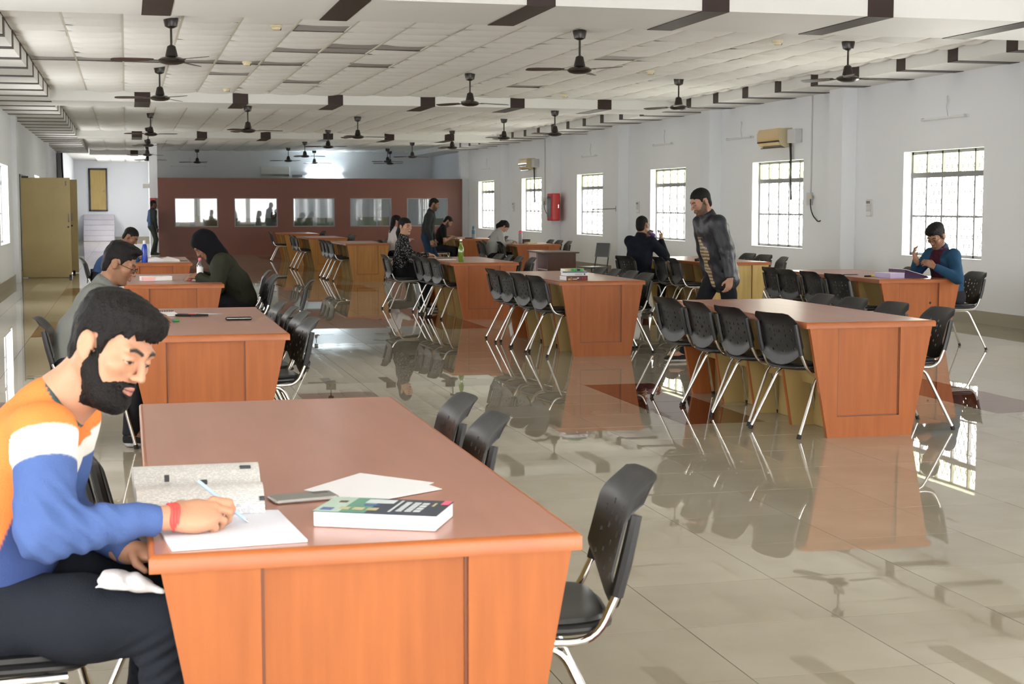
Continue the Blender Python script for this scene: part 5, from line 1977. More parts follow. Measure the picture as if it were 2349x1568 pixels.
# ---- the others
SEAT = 0.45
S_IN = (0.27, 0.135, 0.078)
S_IN2 = (0.34, 0.18, 0.11)
J = pose(-0.36, 9.9, SEAT - 0.01, -4, 26, s=0.99, head_pitch=24, head_yaw=-6, hr=H((0.12, 9.72, 0.80), (1, 0.2, -0.1)), hl=H((0.14, 10.05, 0.80), (1, -0.2, -0.1)))
figure('man in grey hoodie and spectacles reading at the second left table', J, 0.008, 0.99, S_IN, (0.16, 0.165, 0.15), hair='quiff', specs=True, beard=0.25, top_name='hoodie', collar=True, fine=True, bulk=1.16, hair_extra=0.002)
J = pose(-0.37, 21.3, SEAT, -8, 37, head_pitch=36, head_yaw=-10, hr=H((0.14, 21.1, 0.80), (1, 0.2, -0.1)), hl=H((0.12, 21.5, 0.80), (1, -0.2, -0.1)))
figure('man in blue shirt bent over his book at the table with the blue bottle', J, 0.011, 1.0, S_IN, (0.045, 0.085, 0.19), hair='short', beard=0.2, seed=2)
J = pose(1.12, 15.65, SEAT, 182, 30, head_pitch=44, head_yaw=10, hl=H((0.68, 15.5, 0.80), (-1, 0.2, -0.1)), hr=H((0.70, 15.85, 0.80), (-1, -0.3, -0.1)), elbow_out=0.9)
figure('hooded student in olive jacket bent over the table at left', J, 0.009, 1.05, S_IN, (0.030, 0.031, 0.021), hair=None, hood=(0.006, 0.006, 0.008), top_name='jacket', bulk=1.22, collar=False, seed=3)
J = pose(3.83, 21.85, SEAT, 2, 6, s=0.97, head_pitch=4, head_yaw=-52, hr=H((4.20, 21.65, 0.80), (1, 0.05, -0.1)), hl=H((4.18, 21.95, 0.80), (1, -0.3, -0.1)), twist=-8)


def dots(pos, lab):
    k = np.floor(pos * 105).astype(np.int64)
    hsh = ((k[:, 0] * 73856093) ^ (k[:, 1] * 19349663) ^ (k[:, 2] * 83492791)) % 100
    out = np.tile(np.array((0.010, 0.010, 0.012), np.float32), (len(pos), 1))
    out[hsh < 13] = (0.26, 0.25, 0.24)
    return out


figure('woman in dotted black dress turning her head at the table with the green bottle', J, 0.006, 0.97, (0.46, 0.26, 0.17), (0.01, 0.01, 0.012), hair='tail', top_col=dots, top_name='dress', collar=False, hem=0.05, skirt=1.0, legs=(0.010, 0.010, 0.012), leg_name='skirt', fine=True, sole=(0.5, 0.5, 0.5), seed=4)
J = pose(5.28, 31.0, SEAT, 5, 6, s=0.95, head_pitch=6, head_yaw=-15, hr=H((5.6, 30.85, 0.80)), hl=H((5.6, 31.15, 0.80)))
figure('woman in white top with long dark hair beyond the dotted dress woman', J, 0.012, 0.95, (0.42, 0.24, 0.16), (0.62, 0.58, 0.58), hair='long', top_name='blouse', collar=False, seed=5)
J = pose(5.80, 30.0, 0, -20, 10, s=0.97, stand=True, head_pitch=18, head_yaw=6, feet=dict(L=0.10, R=-0.08))
figure('man standing in dark track jacket and blue jeans before the partition', J, 0.012, 0.97, S_IN, (0.028, 0.032, 0.033), legs=(0.018, 0.040, 0.075), hair='short', beard=0.7, top_name='track_jacket', seed=6)
J = pose(6.86, 34.35, SEAT, -4, 20, head_pitch=42, head_yaw=-8, hr=H((7.20, 34.2, 0.80), (1, 0.2, -0.1)), hl=H((7.2, 34.55, 0.80), (1, -0.3, -0.1)), s=0.98)
figure('man in black tee writing at the table with the teal bottle', J, 0.012, 0.98, S_IN2, (0.010, 0.010, 0.011), hair='short', beard=0.8, sleeve='half', top_name='tee_shirt', collar=False, seed=7)
J = pose(7.05, 29.7, SEAT, 4, 20, s=0.92, head_pitch=52, head_yaw=-10, hr=H((7.42, 29.5, 0.80), (1, 0.2, -0.1)), hl=H((7.42, 29.85, 0.80), (1, -0.3, -0.1)))
figure('girl in grey hoodie with tied hair bent over her table', J, 0.011, 0.92, (0.40, 0.23, 0.15), (0.36, 0.36, 0.35), hair='tail', top_name='hoodie', bulk=1.12, seed=8)
J = pose(6.98, 20.42, SEAT, 38, 6, head_pitch=2, head_yaw=4, hr=H((7.30, 20.40, 1.02), (0.2, 0.3, 0.6), (-0.7, 0.5, 0)), hl=H((7.16, 20.64, 1.04), (0.3, -0.1, 0.6), (0.5, -0.6, 0)))
figure('man in navy jacket drinking from a bottle by the yellow ended table', J, 0.009, 1.02, S_IN, (0.008, 0.010, 0.017), hair='short', specs=True, top_name='jacket', bulk=1.1, seed=9)
J = pose(5.53, 13.75, 0, 184, 14, s=0.985, stand=True, head_pitch=24, head_yaw=4, feet=dict(L=-0.22, R=0.34), hl=H((5.50, 13.42, 0.80), (-0.15, 0, -1), (-0.2, 0.9, 0), (0.6, -0.3, 0)), hr=H((5.50, 14.0, 0.82), (-0.1, 0, -0.99), (0, -0.9, 0)), neck_fwd=0.02)


def walker_col(pos, lab):
    out = np.tile(np.array((0.010, 0.012, 0.018), np.float32), (len(pos), 1))
    x, y, z = pos[:, 0], pos[:, 1], pos[:, 2]
    fr = (x < 5.405 + (z - 0.9) * -0.25) & (lab == 1) & (z < 1.2)
    st = (np.sin(z * 190) > 0)
    out[fr] = np.where(st[fr][:, None], np.array((0.40, 0.30, 0.17)), np.array((0.10, 0.075, 0.05)))
    return out


figure('man in black leather jacket walking between the tables', J, 0.0075, 0.985, (0.36, 0.19, 0.125), (0.010, 0.012, 0.018), hair='short', beard=0.75, top_name='leather_jacket', top_mat='leather', bulk=1.20, hem=0.12, top_col=walker_col, legs=(0.010, 0.011, 0.014), sole=(0.55, 0.53, 0.50), fine=True, seed=10, wr_amp=0.005, hair_extra=0.003)
J = pose(8.40, 14.45, SEAT, 190, 16, head_pitch=30, head_yaw=20, hl=H((8.06, 14.18, 0.875), (-0.6, 0.3, 0.35), (0.2, 0.7, -0.6)), hr=H((7.98, 14.42, 0.93), (-0.3, 0.1, 0.9), (0.6, -0.5, 0.1)), elbow_out=0.8)


def blue_jacket(pos, lab):
    out = np.tile(np.array((0.018, 0.058, 0.115), np.float32), (len(pos), 1))
    x, y, z = pos[:, 0], pos[:, 1], pos[:, 2]
    out[(lab == 1) & (x < 8.335) & (z > 0.7) & (np.abs(y - 14.42) < 0.085)] = (0.055, 0.012, 0.024)
    return out


figure('man in blue jacket over maroon tee with raised hands by the nearest window', J, 0.0075, 1.0, S_IN, (0.018, 0.058, 0.115), hair='fringe', specs=True, beard=0.35, top_name='jacket', top_col=blue_jacket, fine=True, seed=11, hair_extra=0.012)
J = pose(0.74, 47.25, 0, 20, 2, s=0.97, stand=True, head_pitch=4, feet=dict(L=0.10, R=-0.06))


def two_tone(pos, lab):
    out = np.tile(np.array((0.025, 0.030, 0.030), np.float32), (len(pos), 1))
    out[(pos[:, 0] < 0.68)] = (0.07, 0.11, 0.22)
    return out


figure('man standing at the left end of the maroon partition', J, 0.014, 0.97, (0.10, 0.05, 0.035), (0.03, 0.03, 0.03), legs=(0.035, 0.040, 0.035), hair='short', top_name='sweater', top_col=two_tone, sole=(0.7, 0.7, 0.7), seed=12)
J = pose(4.72, 50.4, SEAT, 200, 4, s=0.95, head_pitch=5)
figure('person seated behind the second office window', J, 0.014, 0.95, (0.22, 0.11, 0.07), (0.35, 0.36, 0.38), hair='short', seed=13)
t_ = thing('office_chair', 'dark chair under the person in the glazed office', 'chair', (4.76, 50.42, 0), R(200))
MB().cbox(-0.21, 0.21, -0.21, 0.21, 0.41, 0.45, 0.01).obj('seat', M['pad'], t_)
MB().cbox(-0.25, -0.22, -0.2, 0.2, 0.55, 0.95, 0.01).obj('backrest', M['pad'], t_)
for sx in (-1, 1):
    for sy in (-1, 1):
        MB().tube([(sx * 0.19, sy * 0.19, 0), (sx * 0.17, sy * 0.17, 0.42)], 0.012, 6).obj('leg', M['rubber'], t_)
    MB().tube([(-0.2, sx * 0.15, 0.42), (-0.235, sx * 0.15, 0.6)], 0.012, 6).obj('back_post', M['rubber'], t_)

# ================================================================ THINGS ON THE TABLES
ZT = 0.7525


def ruled(name, col, line, freq, thick=0.12, axis='y', text=False):
    """paper printed with rows of lines or of small print"""
    m = mat(name, col, 0.6)
    nt = m.node_tree
    L = nt.links.new
    tc = nt.nodes.new('ShaderNodeTexCoord')
    sp = nt.nodes.new('ShaderNodeSeparateXYZ')
    L(tc.outputs['Object'], sp.inputs[0])
    mu = nt.nodes.new('ShaderNodeMath')
    mu.operation = 'MULTIPLY'
    mu.inputs[1].default_value = freq
    L(sp.outputs['Y' if axis == 'y' else 'X'], mu.inputs[0])
    fr = nt.nodes.new('ShaderNodeMath')
    fr.operation = 'FRACT'
    L(mu.outputs[0], fr.inputs[0])
    lt = nt.nodes.new('ShaderNodeMath')
    lt.operation = 'LESS_THAN'
    lt.inputs[1].default_value = thick
    L(fr.outputs[0], lt.inputs[0])
    fac = lt.outputs[0]
    if text:
        nz = nt.nodes.new('ShaderNodeTexNoise')
        nz.inputs['Scale'].default_value = 160
        nz.inputs['Detail'].default_value = 1
        L(tc.outputs['Object'], nz.inputs['Vector'])
        g = nt.nodes.new('ShaderNodeMath')
        g.operation = 'GREATER_THAN'
        g.inputs[1].default_value = 0.46
        L(nz.outputs['Fac'], g.inputs[0])
        a = nt.nodes.new('ShaderNodeMath')
        a.operation = 'MULTIPLY'
        L(fac, a.inputs[0])
        L(g.outputs[0], a.inputs[1])
        fac = a.outputs[0]
    mx = nt.nodes.new('ShaderNodeMix')
    mx.data_type = 'RGBA'
    mx.inputs['A'].default_value = (*col, 1)
    mx.inputs['B'].default_value = (*line, 1)
    L(fac, mx.inputs['Factor'])
    L(mx.outputs['Result'], nt.nodes['Principled BSDF'].inputs['Base Color'])
    return m


M['ruled'] = ruled('ruled_paper', (0.82, 0.83, 0.90), (0.58, 0.62, 0.80), 120, 0.14)
M['print'] = ruled('printed_page', (0.80, 0.79, 0.76), (0.42, 0.42, 0.44), 110, 0.34, text=True)
M['ink'] = mat('printing_ink', (0.03, 0.03, 0.035), 0.6)
M['navy'] = mat('navy_cover', (0.020, 0.036, 0.065), 0.35)
M['teal'] = mat('green_cover', (0.10, 0.30, 0.21), 0.35)
M['mint'] = mat('pale_green_cover', (0.45, 0.60, 0.50), 0.35)
M['cover_l'] = mat('cover_print_pale', (0.62, 0.66, 0.68), 0.5)
M['cover_y'] = mat('cover_print_yellow', (0.50, 0.45, 0.25), 0.5)
M['cover_b'] = mat('cover_print_blue', (0.08, 0.13, 0.34), 0.5)
M['pink'] = mat('pink_plastic', (0.80, 0.12, 0.22), 0.4)
M['silver'] = mat('silver_edge', (0.55, 0.55, 0.54), 0.25, metal=0.7)
M['screen'] = mat('phone_glass', (0.05, 0.05, 0.05), 0.06)
M['grey_case'] = mat('grey_phone_back', (0.20, 0.20, 0.18), 0.25)
M['pages'] = ruled('page_block', (0.80, 0.79, 0.77), (0.66, 0.65, 0.63), 1)
M['pen'] = mat('pale_blue_pen', (0.42, 0.58, 0.82), 0.35)
M['blue_b'] = mat('blue_bottle', (0.012, 0.055, 0.42), 0.25)
M['wplastic'] = mat('white_plastic', (0.8, 0.8, 0.8), 0.35)
M['green_glass'] = mat('green_bottle_glass', (0.14, 0.22, 0.02), 0.06, coat=0.5)
M['clear'] = glass('clear_plastic', (0.86, 0.88, 0.90), 0.22)
M['teal_b'] = mat('teal_bottle', (0.02, 0.14, 0.20), 0.3)
M['grey_b'] = mat('grey_bottle', (0.24, 0.24, 0.25), 0.35)
M['purple'] = mat('purple_cover', (0.05, 0.012, 0.06), 0.4)
M['lilac'] = mat('lilac_page_edges', (0.52, 0.44, 0.66), 0.5)
M['maroon_c'] = mat('dark_red_cover', (0.09, 0.014, 0.010), 0.35)
M['gilt'] = mat('gilt_print', (0.50, 0.30, 0.10), 0.35)
M['hi_y'] = mat('yellow_marker', (0.70, 0.62, 0.02), 0.4)
M['hi_g'] = mat('green_cap', (0.03, 0.33, 0.06), 0.4)
M['olive'] = mat('pale_olive_cover', (0.55, 0.53, 0.30), 0.5)
M['orange_p'] = mat('orange_marker', (0.85, 0.13, 0.05), 0.4)


def slab(poly, z0, z1, name, m, parent=None):
    return MB().prism(poly, 'z', z0, z1).obj(name, m, parent)


# -- ruled notebook sheet under the writing hand
t = thing('notebook', 'ruled white notebook page under the writing hand on the front table', 'notebook', (0.2, 3.5, ZT))
pg = [(-0.143, 0.065), (-0.12, -0.158), (0.176, -0.134), (0.145, 0.215), (-0.155, 0.26)]
slab(pg, 0.0005, 0.006, 'page_block', M['paper'], t)
slab([(x * 0.995, y * 0.995) for x, y in pg], 0.0062, 0.0068, 'ruled_page', M['ruled'], t)
# -- open printed book: two leaves arching up from the table
t = thing('open_book', 'open printed book with curled pages beside the writing man', 'book', (0.16, 3.93, ZT))
mb = MB()
vs, fs = [], []
n_ = 14
for k in range(n_ + 1):
    v = k / n_
    y = -0.245 + 0.56 * v
    bend = 0.030 + 0.026 * math.sin(min(1, v / 0.45) * math.pi) * (v < 0.45) + 0.030 * math.sin((v - 0.45) / 0.55 * math.pi) * (v >= 0.45)
    xl, xr = -0.150 - 0.012 * v, 0.150 + 0.025 * v
    vs += [(xl, y, 0.0075), (xr, y, 0.0075), (xl, y, bend), (xr, y, bend)]
for k in range(n_):
    o_ = k * 4
    fs += [(o_ + 2, o_ + 3, o_ + 7, o_ + 6), (o_, o_ + 4, o_ + 5, o_ + 1), (o_, o_ + 2, o_ + 6, o_ + 4), (o_ + 1, o_ + 5, o_ + 7, o_ + 3)]
fs += [(0, 1, 3, 2), (n_ * 4, n_ * 4 + 2, n_ * 4 + 3, n_ * 4 + 1)]
mb.add(vs, fs)
mb.obj('pages', M['print'], t, smooth=40)
for (x, y, z, a, b) in ((-0.075, 0.02, 0.0600, 0.006, 0.03), (0.015, 0.0, 0.0475, 0.010, 0.03), (0.13, 0.12, 0.0610, 0.014, 0.02), (0.145, -0.22, 0.0405, 0.006, 0.022)):
    MB().box(x - a, x + a, y - b / 2, y + b / 2, z - 0.012, z + 0.001).obj('print_block', M['ink'], t)
# -- phone, loose sheets, textbook
t = thing('mobile_phone', 'grey mobile phone lying beside the notebook on the front table', 'phone', (0.423, 3.865, ZT), R(11))
MB().cbox(-0.085, 0.085, -0.042, 0.042, 0.0, 0.010, 0.004).obj('phone_body', M['silver'], t)
MB().cbox(-0.081, 0.081, -0.038, 0.038, 0.0095, 0.0112, 0.0008).obj('screen', M['grey_case'], t)
MB().box(0.03, 0.07, 0.012, 0.032, 0.011, 0.0125).obj('camera_bump', M['screen'], t)
t = thing('paper_sheet', 'torn white loose sheet lying behind the textbook', 'paper', (0.62, 4.02, ZT), group='loose sheets on the front table')
slab([(-0.182, -0.029), (0.0, 0.19), (0.172, -0.006), (0.14, -0.05), (-0.02, -0.10), (-0.093, -0.164)], 0.0004, 0.0014, 'sheet', M['paper'], t)
t = thing('paper_sheet', 'upper white loose sheet with its corner behind the textbook', 'paper', (0.66, 3.95, ZT), R(4), group='loose sheets on the front table')
slab([(-0.13, -0.10), (-0.04, -0.14), (0.13, -0.05), (0.11, 0.03), (-0.08, 0.10)], 0.0016, 0.0028, 'sheet', M['paper'], t)

t = thing('textbook', 'thick paperback textbook with green and navy cover on the front table', 'book', (0.406, 3.526, ZT), math.atan2(-0.127, 0.269))
BW, BD, BH = 0.298, 0.176, 0.036
MB().cbox(0.002, BW - 0.002, 0.002, BD - 0.002, 0.0005, BH, 0.002).obj('page_block', M['paper'], t)
cv = MB().box(-0.001, BW + 0.001, 0.0, BD + 0.001, BH, BH + 0.0015).obj('cover', M['navy'], t)
zc = BH + 0.0016


def print_on(x0, x1, y0, y1, m, nm='cover_print', sh=0.0, z=None):
    z = zc if z is None else z
    MB().prism([(x0, y0), (x1, y0), (x1 + sh, y1), (x0 + sh, y1)], 'z', z, z + 0.0004).obj(nm, m, cv)


print_on(0.0, 0.125, 0.001, BD, M['teal'])
print_on(0.0, 0.062, 0.001, BD, M['mint'], z=zc + 0.0004)
print_on(0.012, 0.040, 0.015, 0.045, M['cover_b'], z=zc + 0.0009)
print_on(0.03, 0.05, 0.11, 0.13, M['maroon_c'], z=zc + 0.0009)
print_on(0.095, 0.165, 0.115, 0.158, M['cover_l'], z=zc + 0.0009)
print_on(0.10, 0.135, 0.082, 0.10, M['cover_b'], z=zc + 0.0009)
for k in range(3):
    print_on(0.052 + 0.034 * k, 0.078 + 0.034 * k, 0.03, 0.058, M['cover_y'], z=zc + 0.0009)
# title set across the cover: three lines of white capitals and a thin author line
for line, (x0, n_l, hgt) in enumerate(((0.176, 1, 0.006), (0.192, 7, 0.014), (0.213, 6, 0.016), (0.234, 4, 0.016))):
    y = 0.03
    if n_l == 1:
        print_on(x0, x0 + hgt, 0.02, 0.155, M['cover_l'], z=zc + 0.0009)
    else:
        st = 0.115 / n_l
        for k in range(n_l):
            print_on(x0, x0 + hgt, y + k * st, y + k * st + st * 0.72, M['cover_l'], z=zc + 0.0009)
print_on(0.262, 0.268, 0.10, 0.14, M['cover_y'], z=zc + 0.0009)
print_on(0.278, 0.297, 0.125, 0.172, M['pink'], z=zc + 0.0009)
# pen in the hand
pc, d_, w_, pn_ = man
tip = Vector((0.262, 3.575, ZT + 0.008))
topp = at(455, 1103, 3.66)
t = thing('pen', 'pale blue pen held by the writing man', 'pen', tip)
ax = (topp - tip)
MB().tube([Vector((0, 0, 0)), ax * 0.06], [0.001, 0.0042], 8).obj('nib', M['silver'], t)
MB().tube([ax * 0.06, ax * 0.9], 0.0046, 8).obj('barrel', M['pen'], t, smooth=60)
MB().tube([ax * 0.9, ax], [0.0050, 0.0046], 8).obj('pen_cap', M['pen'], t, smooth=60)
# handkerchief in his lap
v = Vox((-0.10, 3.42, 0.60), (0.09, 3.62, 0.73), 0.005)
v.ell((-0.02, 3.53, 0.645), (0.065, 0.050, 0.016), frame((1, -0.2, -0.12)), 0.01, 1)
v.ell((-0.045, 3.52, 0.660), (0.032, 0.040, 0.018), None, 0.01, 1)
v.cone((0.0, 3.51, 0.65), (0.06, 3.49, 0.628), 0.022, 0.006, 0.01, 1)
v.cone((-0.05, 3.51, 0.655), (-0.085, 3.50, 0.645), 0.016, 0.006, 0.01, 1)
v.wrinkle(0.004, 2.0)
hk = v.obj('handkerchief', M['cloth'], None, [(0.78, 0.77, 0.78)] * 2, origin=(-0.02, 3.53, 0.63))
tag(hk, 'crumpled white handkerchief on the lap of the writing man', 'handkerchief')


def bottle(name, label, loc, prof, m, cap_prof, cap_m, band=None):
    t = thing(name, label, 'bottle', loc)
    MB().lathe(prof, 20).obj('bottle_body', m, t, smooth=40)
    MB().lathe(cap_prof, 16).obj('cap', cap_m, t, smooth=40)
    if band:
        MB().lathe(band[0], 20).obj('label_band', band[1], t, smooth=40)
    return t


# -- second left table
t = thing('spiral_notebook', 'open spiral notebook before the man in the grey hoodie', 'notebook', (0.20, 10.75, ZT), R(4))
MB().cbox(-0.10, 0.12, -0.15, 0.15, 0.0005, 0.010, 0.001).obj('page_block', M['paper'], t)
mb = MB()
for k in range(18):
    x = -0.09 + 0.2 * k / 17
    mb.tube([(x, 0.15 + 0.012 * math.cos(a), 0.011 + 0.012 * math.sin(a)) for a in [2 * math.pi * q / 8 for q in range(9)]], 0.0018, 4)
tag(mb.obj('wire_spiral', M['rubber'], t), kind='stuff')
MB().box(-0.10, 0.12, -0.15, 0.15, 0.010, 0.0115).obj('cover', M['paper'], t)
t = thing('pencil_pouch', 'flat black pouch with red tongue on the second left table', 'pouch', (0.40, 10.6, ZT), R(-12))
slab([(-0.09, -0.03), (0.02, -0.05), (0.13, -0.01), (0.02, 0.05), (-0.08, 0.05)], 0.0003, 0.014, 'pouch_body', M['rubber'], t)
slab([(0.0, -0.045), (0.05, -0.04), (0.05, -0.02), (0.0, -0.02)], 0.0142, 0.018, 'tongue', M['red'], t)
t = thing('paper_sheet', 'white folded sheet beside the black pouch', 'paper', (0.46, 10.75, ZT), R(10), group='loose sheets on the second left table')
slab([(-0.14, -0.05), (0.17, -0.02), (0.0, 0.10), (-0.15, 0.10)], 0.0003, 0.0016, 'sheet', M['paper'], t)
t = thing('marker_pen', 'blue marker with green cap on the second left table', 'pen', (0.26, 10.08, ZT + 0.009), R(8))
MB().tube([(-0.11, 0, 0), (0.02, 0, 0)], 0.0088, 10).obj('barrel', M['cover_b'], t, smooth=60)
MB().tube([(0.02, 0, 0), (0.055, 0, 0)], 0.0088, 10).obj('pen_cap', M['hi_g'], t, smooth=60)
t = thing('spectacle_case', 'slim black case lying alone on the second left table', 'case', (0.70, 10.15, ZT), R(2))
MB().cbox(-0.085, 0.085, -0.03, 0.03, 0.0, 0.020, 0.006).obj('case_body', M['rubber'], t)
MB().box(-0.08, 0.08, -0.031, 0.031, 0.0125, 0.0140).obj('seam', M['silver'], t)
# -- third left table
t = thing('thick_book', 'thick pale book with red spine on the table with the pink capped bottle', 'book', (0.27, 15.75, ZT), R(6))
MB().cbox(-0.15, 0.15, -0.10, 0.10, 0.003, 0.042, 0.002).obj('page_block', M['pages'], t)
MB().box(-0.152, 0.152, -0.102, 0.10, 0.0, 0.003).obj('cover', M['desk_l'], t)
MB().box(-0.152, 0.152, -0.102, 0.10, 0.042, 0.045).obj('cover', M['paper'], t)
MB().box(-0.153, -0.02, -0.104, -0.100, 0.002, 0.043).obj('spine_print', mat('pale_red_print', (0.80, 0.45, 0.40), 0.4), t)
bottle('water_bottle', 'clear water bottle with pink cap and printed label on the third left table', (0.70, 15.55, ZT),
       [(0.030, 0), (0.033, 0.008), (0.033, 0.15), (0.030, 0.165), (0.014, 0.20), (0.013, 0.212)], M['clear'],
       [(0.016, 0.206), (0.017, 0.212), (0.016, 0.228), (0.008, 0.232)], M['pink'],
       ([(0.0338, 0.03), (0.0338, 0.14)], M['wplastic']))
t = thing('mobile_phone', 'black mobile phone before the pink capped bottle', 'phone', (0.72, 15.36, ZT), R(1))
MB().cbox(-0.075, 0.075, -0.037, 0.037, 0.0, 0.010, 0.003).obj('phone_body', M['rubber'], t)
MB().cbox(-0.071, 0.071, -0.034, 0.034, 0.0098, 0.0110, 0.0005).obj('screen', M['screen'], t)
t = thing('marker_pen', 'pink and black marker left of the pink capped bottle', 'pen', (0.58, 15.6, ZT + 0.009), R(3))
MB().tube([(-0.035, 0, 0), (0.0, 0, 0)], 0.0088, 8).obj('pen_cap', M['rubber'], t, smooth=60)
MB().tube([(0.0, 0, 0), (0.035, 0, 0)], 0.0088, 8).obj('barrel', M['pink'], t, smooth=60)
t = thing('paper_sheet', 'white papers under the arm of the hooded student', 'paper', (0.74, 15.75, ZT), R(3), group='loose sheets on the third left table')
slab([(-0.12, -0.12), (0.155, -0.10), (0.15, 0.12), (-0.10, 0.14)], 0.0003, 0.012, 'sheet_stack', M['paper'], t)
# -- fourth left table
bottle('steel_bottle', 'tall blue bottle with white cap on the fourth left table', (0.22, 20.85, ZT),
       [(0.038, 0), (0.040, 0.01), (0.040, 0.17), (0.030, 0.225), (0.021, 0.245)], M['blue_b'], [(0.019, 0.244), (0.020, 0.25), (0.018, 0.29), (0.010, 0.294)], M['wplastic'])
t = thing('open_book', 'open white book before the man in the blue shirt', 'book', (0.46, 21.25, ZT), R(4))
MB().prism([(-0.22, 0.0), (0.0, 0.0), (0.0, 0.03), (-0.08, 0.055), (-0.2, 0.035)], 'y', -0.16, 0.16).obj('page_block', M['paper'], t)
MB().prism([(0.0, 0.0), (0.22, 0.0), (0.2, 0.03), (0.08, 0.06), (0.0, 0.03)], 'y', -0.16, 0.16).obj('page_block', M['pages'], t)
t = thing('paper_sheet', 'dark folder edge with papers right of the open white book', 'paper', (0.66, 21.3, ZT), R(-6), group='loose sheets on the fourth left table')
slab([(-0.12, -0.1), (0.14, -0.03), (0.0, 0.1), (-0.12, 0.1)], 0.0003, 0.008, 'folder', M['navy'], t)
# -- green bottle table
bottle('glass_bottle', 'tall green glass bottle beside the woman in dotted black', (4.33, 20.0, ZT),
       [(0.034, 0), (0.037, 0.006), (0.037, 0.16), (0.033, 0.19), (0.016, 0.235), (0.0145, 0.27), (0.017, 0.275), (0.017, 0.285)], M['green_glass'], [(0.018, 0.284), (0.018, 0.30), (0.010, 0.302)], M['silver'])
t = thing('paper_sheet', 'white paper before the woman in dotted black', 'paper', (4.32, 20.9, ZT), R(-5), group='sheets on the green bottle table')
slab([(-0.12, -0.14), (0.12, -0.15), (0.13, 0.15), (-0.11, 0.16)], 0.0003, 0.004, 'sheet', M['paper'], t)
t = thing('tablet', 'dark tablet propped in the hand of the woman in dotted black', 'tablet', (4.40, 21.45, ZT), R(8))
MB().cbox(-0.10, 0.10, -0.07, 0.07, 0.0, 0.010, 0.003).obj('tablet_body', M['grey_case'], t)
MB().cbox(-0.094, 0.094, -0.064, 0.064, 0.0098, 0.0112, 0.0005).obj('screen', M['screen'], t)


def closed_book(name, label, loc, rz, w, d, h, cover, spine=None, pages='paper'):
    """spine faces local -y"""
    t = thing(name, label, 'book', loc, rz, 'stacked books on the table corner')
    MB().box(-w / 2 + 0.003, w / 2 - 0.003, -d / 2 + 0.004, d / 2 - 0.003, 0.0025, h - 0.0025).obj('page_block', M[pages], t)
    MB().box(-w / 2, w / 2, -d / 2, d / 2, 0, 0.0025).obj('cover', M[cover], t)
    MB().box(-w / 2, w / 2, -d / 2, d / 2, h - 0.0025, h).obj('cover', M[cover], t)
    MB().box(-w / 2, w / 2, -d / 2 - 0.0005, -d / 2 + 0.003, 0, h).obj('spine', M[spine or cover], t)
    return t


z = ZT + 0.0005
bx, by = 4.36, 14.78
t = closed_book('hardback_book', 'thick dark red book with gilt spine at the bottom of the stack', (bx, by, z), R(9), 0.235, 0.17, 0.048, 'maroon_c')
for (a, b, c_, e, m) in ((-0.10, -0.075, 0.006, 0.022, 'gilt'), (-0.068, -0.062, 0.004, 0.036, 'gilt'), (-0.05, 0.0, 0.010, 0.020, 'cover_y'), (0.0, 0.02, 0.02, 0.03, 'cover_l'), (0.06, 0.065, 0.004, 0.04, 'red'), (0.085, 0.09, 0.004, 0.04, 'red')):
    MB().box(a, b, -0.0865, -0.085, c_, e).obj('spine_print', M[m], t)
z += 0.0485
t = closed_book('hardback_book', 'white and grey book second from the bottom of the stack', (bx + 0.012, by + 0.005, z), R(5), 0.235, 0.17, 0.030, 'cover_l')
MB().box(-0.03, 0.05, -0.0865, -0.085, 0.009, 0.012).obj('spine_print', M['purple'], t)
MB().box(-0.03, 0.05, -0.0865, -0.085, 0.017, 0.020).obj('spine_print', M['purple'], t)
MB().tube([(0.075, -0.087, 0.015), (0.075, -0.085, 0.015)], 0.009, 12).obj('spine_print', M['navy'], t)
z += 0.0305
t = closed_book('paperback_book', 'thin white notebook third in the stack of books', (bx + 0.005, by + 0.01, z), R(-8), 0.25, 0.18, 0.014, 'paper', 'navy')
z += 0.0145
t = thing('pencil_case', 'green and black pencil case lying on the stack of books', 'case', (bx + 0.035, by - 0.02, z), R(4), 'stacked books on the table corner')
MB().cbox(-0.06, 0.06, -0.03, 0.03, 0, 0.022, 0.007).obj('case_body', M['hi_g'], t)
MB().cbox(-0.015, 0.02, -0.032, 0.032, 0.0005, 0.0235, 0.004).obj('band', M['rubber'], t)
t = closed_book('paperback_book', 'pale olive booklet on top of the stack of books', (bx + 0.01, by + 0.085, z), R(14), 0.22, 0.10, 0.022, 'olive', 'olive')
# -- purple binder table
t = thing('ring_binder', 'open purple binder with lilac pages before the man in the blue jacket', 'binder', (7.86, 14.55, ZT), R(6))
MB().prism([(-0.02, 0.0), (0.27, 0.0), (0.26, 0.012), (-0.02, 0.085)], 'y', -0.13, 0.17).obj('cover', M['purple'], t)
MB().prism([(-0.016, 0.087), (0.255, 0.015), (0.262, 0.019), (-0.012, 0.091)], 'y', -0.12, 0.16).obj('page', M['paper'], t)
MB().box(-0.20, -0.025, -0.13, 0.16, 0.0, 0.05).obj('page_block', M['lilac'], t)
MB().box(-0.20, -0.025, -0.13, 0.16, 0.05, 0.053).obj('page', M['paper'], t)
t = thing('marker_pen', 'yellow marker left of the purple binder', 'pen', (7.60, 14.72, ZT + 0.009), R(12))
MB().tube([(-0.06, 0, 0), (0.02, 0, 0)], 0.0085, 8).obj('barrel', M['rubber'], t, smooth=60)
MB().tube([(0.02, 0, 0), (0.06, 0, 0)], 0.0088, 8).obj('pen_cap', M['hi_y'], t, smooth=60)
t = thing('pencil', 'thin dark pencil at the far left of the purple binder', 'pencil', (7.62, 15.2, ZT + 0.004), R(-4))
MB().tube([(-0.08, 0, 0), (0.08, 0, 0)], 0.0038, 6).obj('shaft', M['rubber'], t)
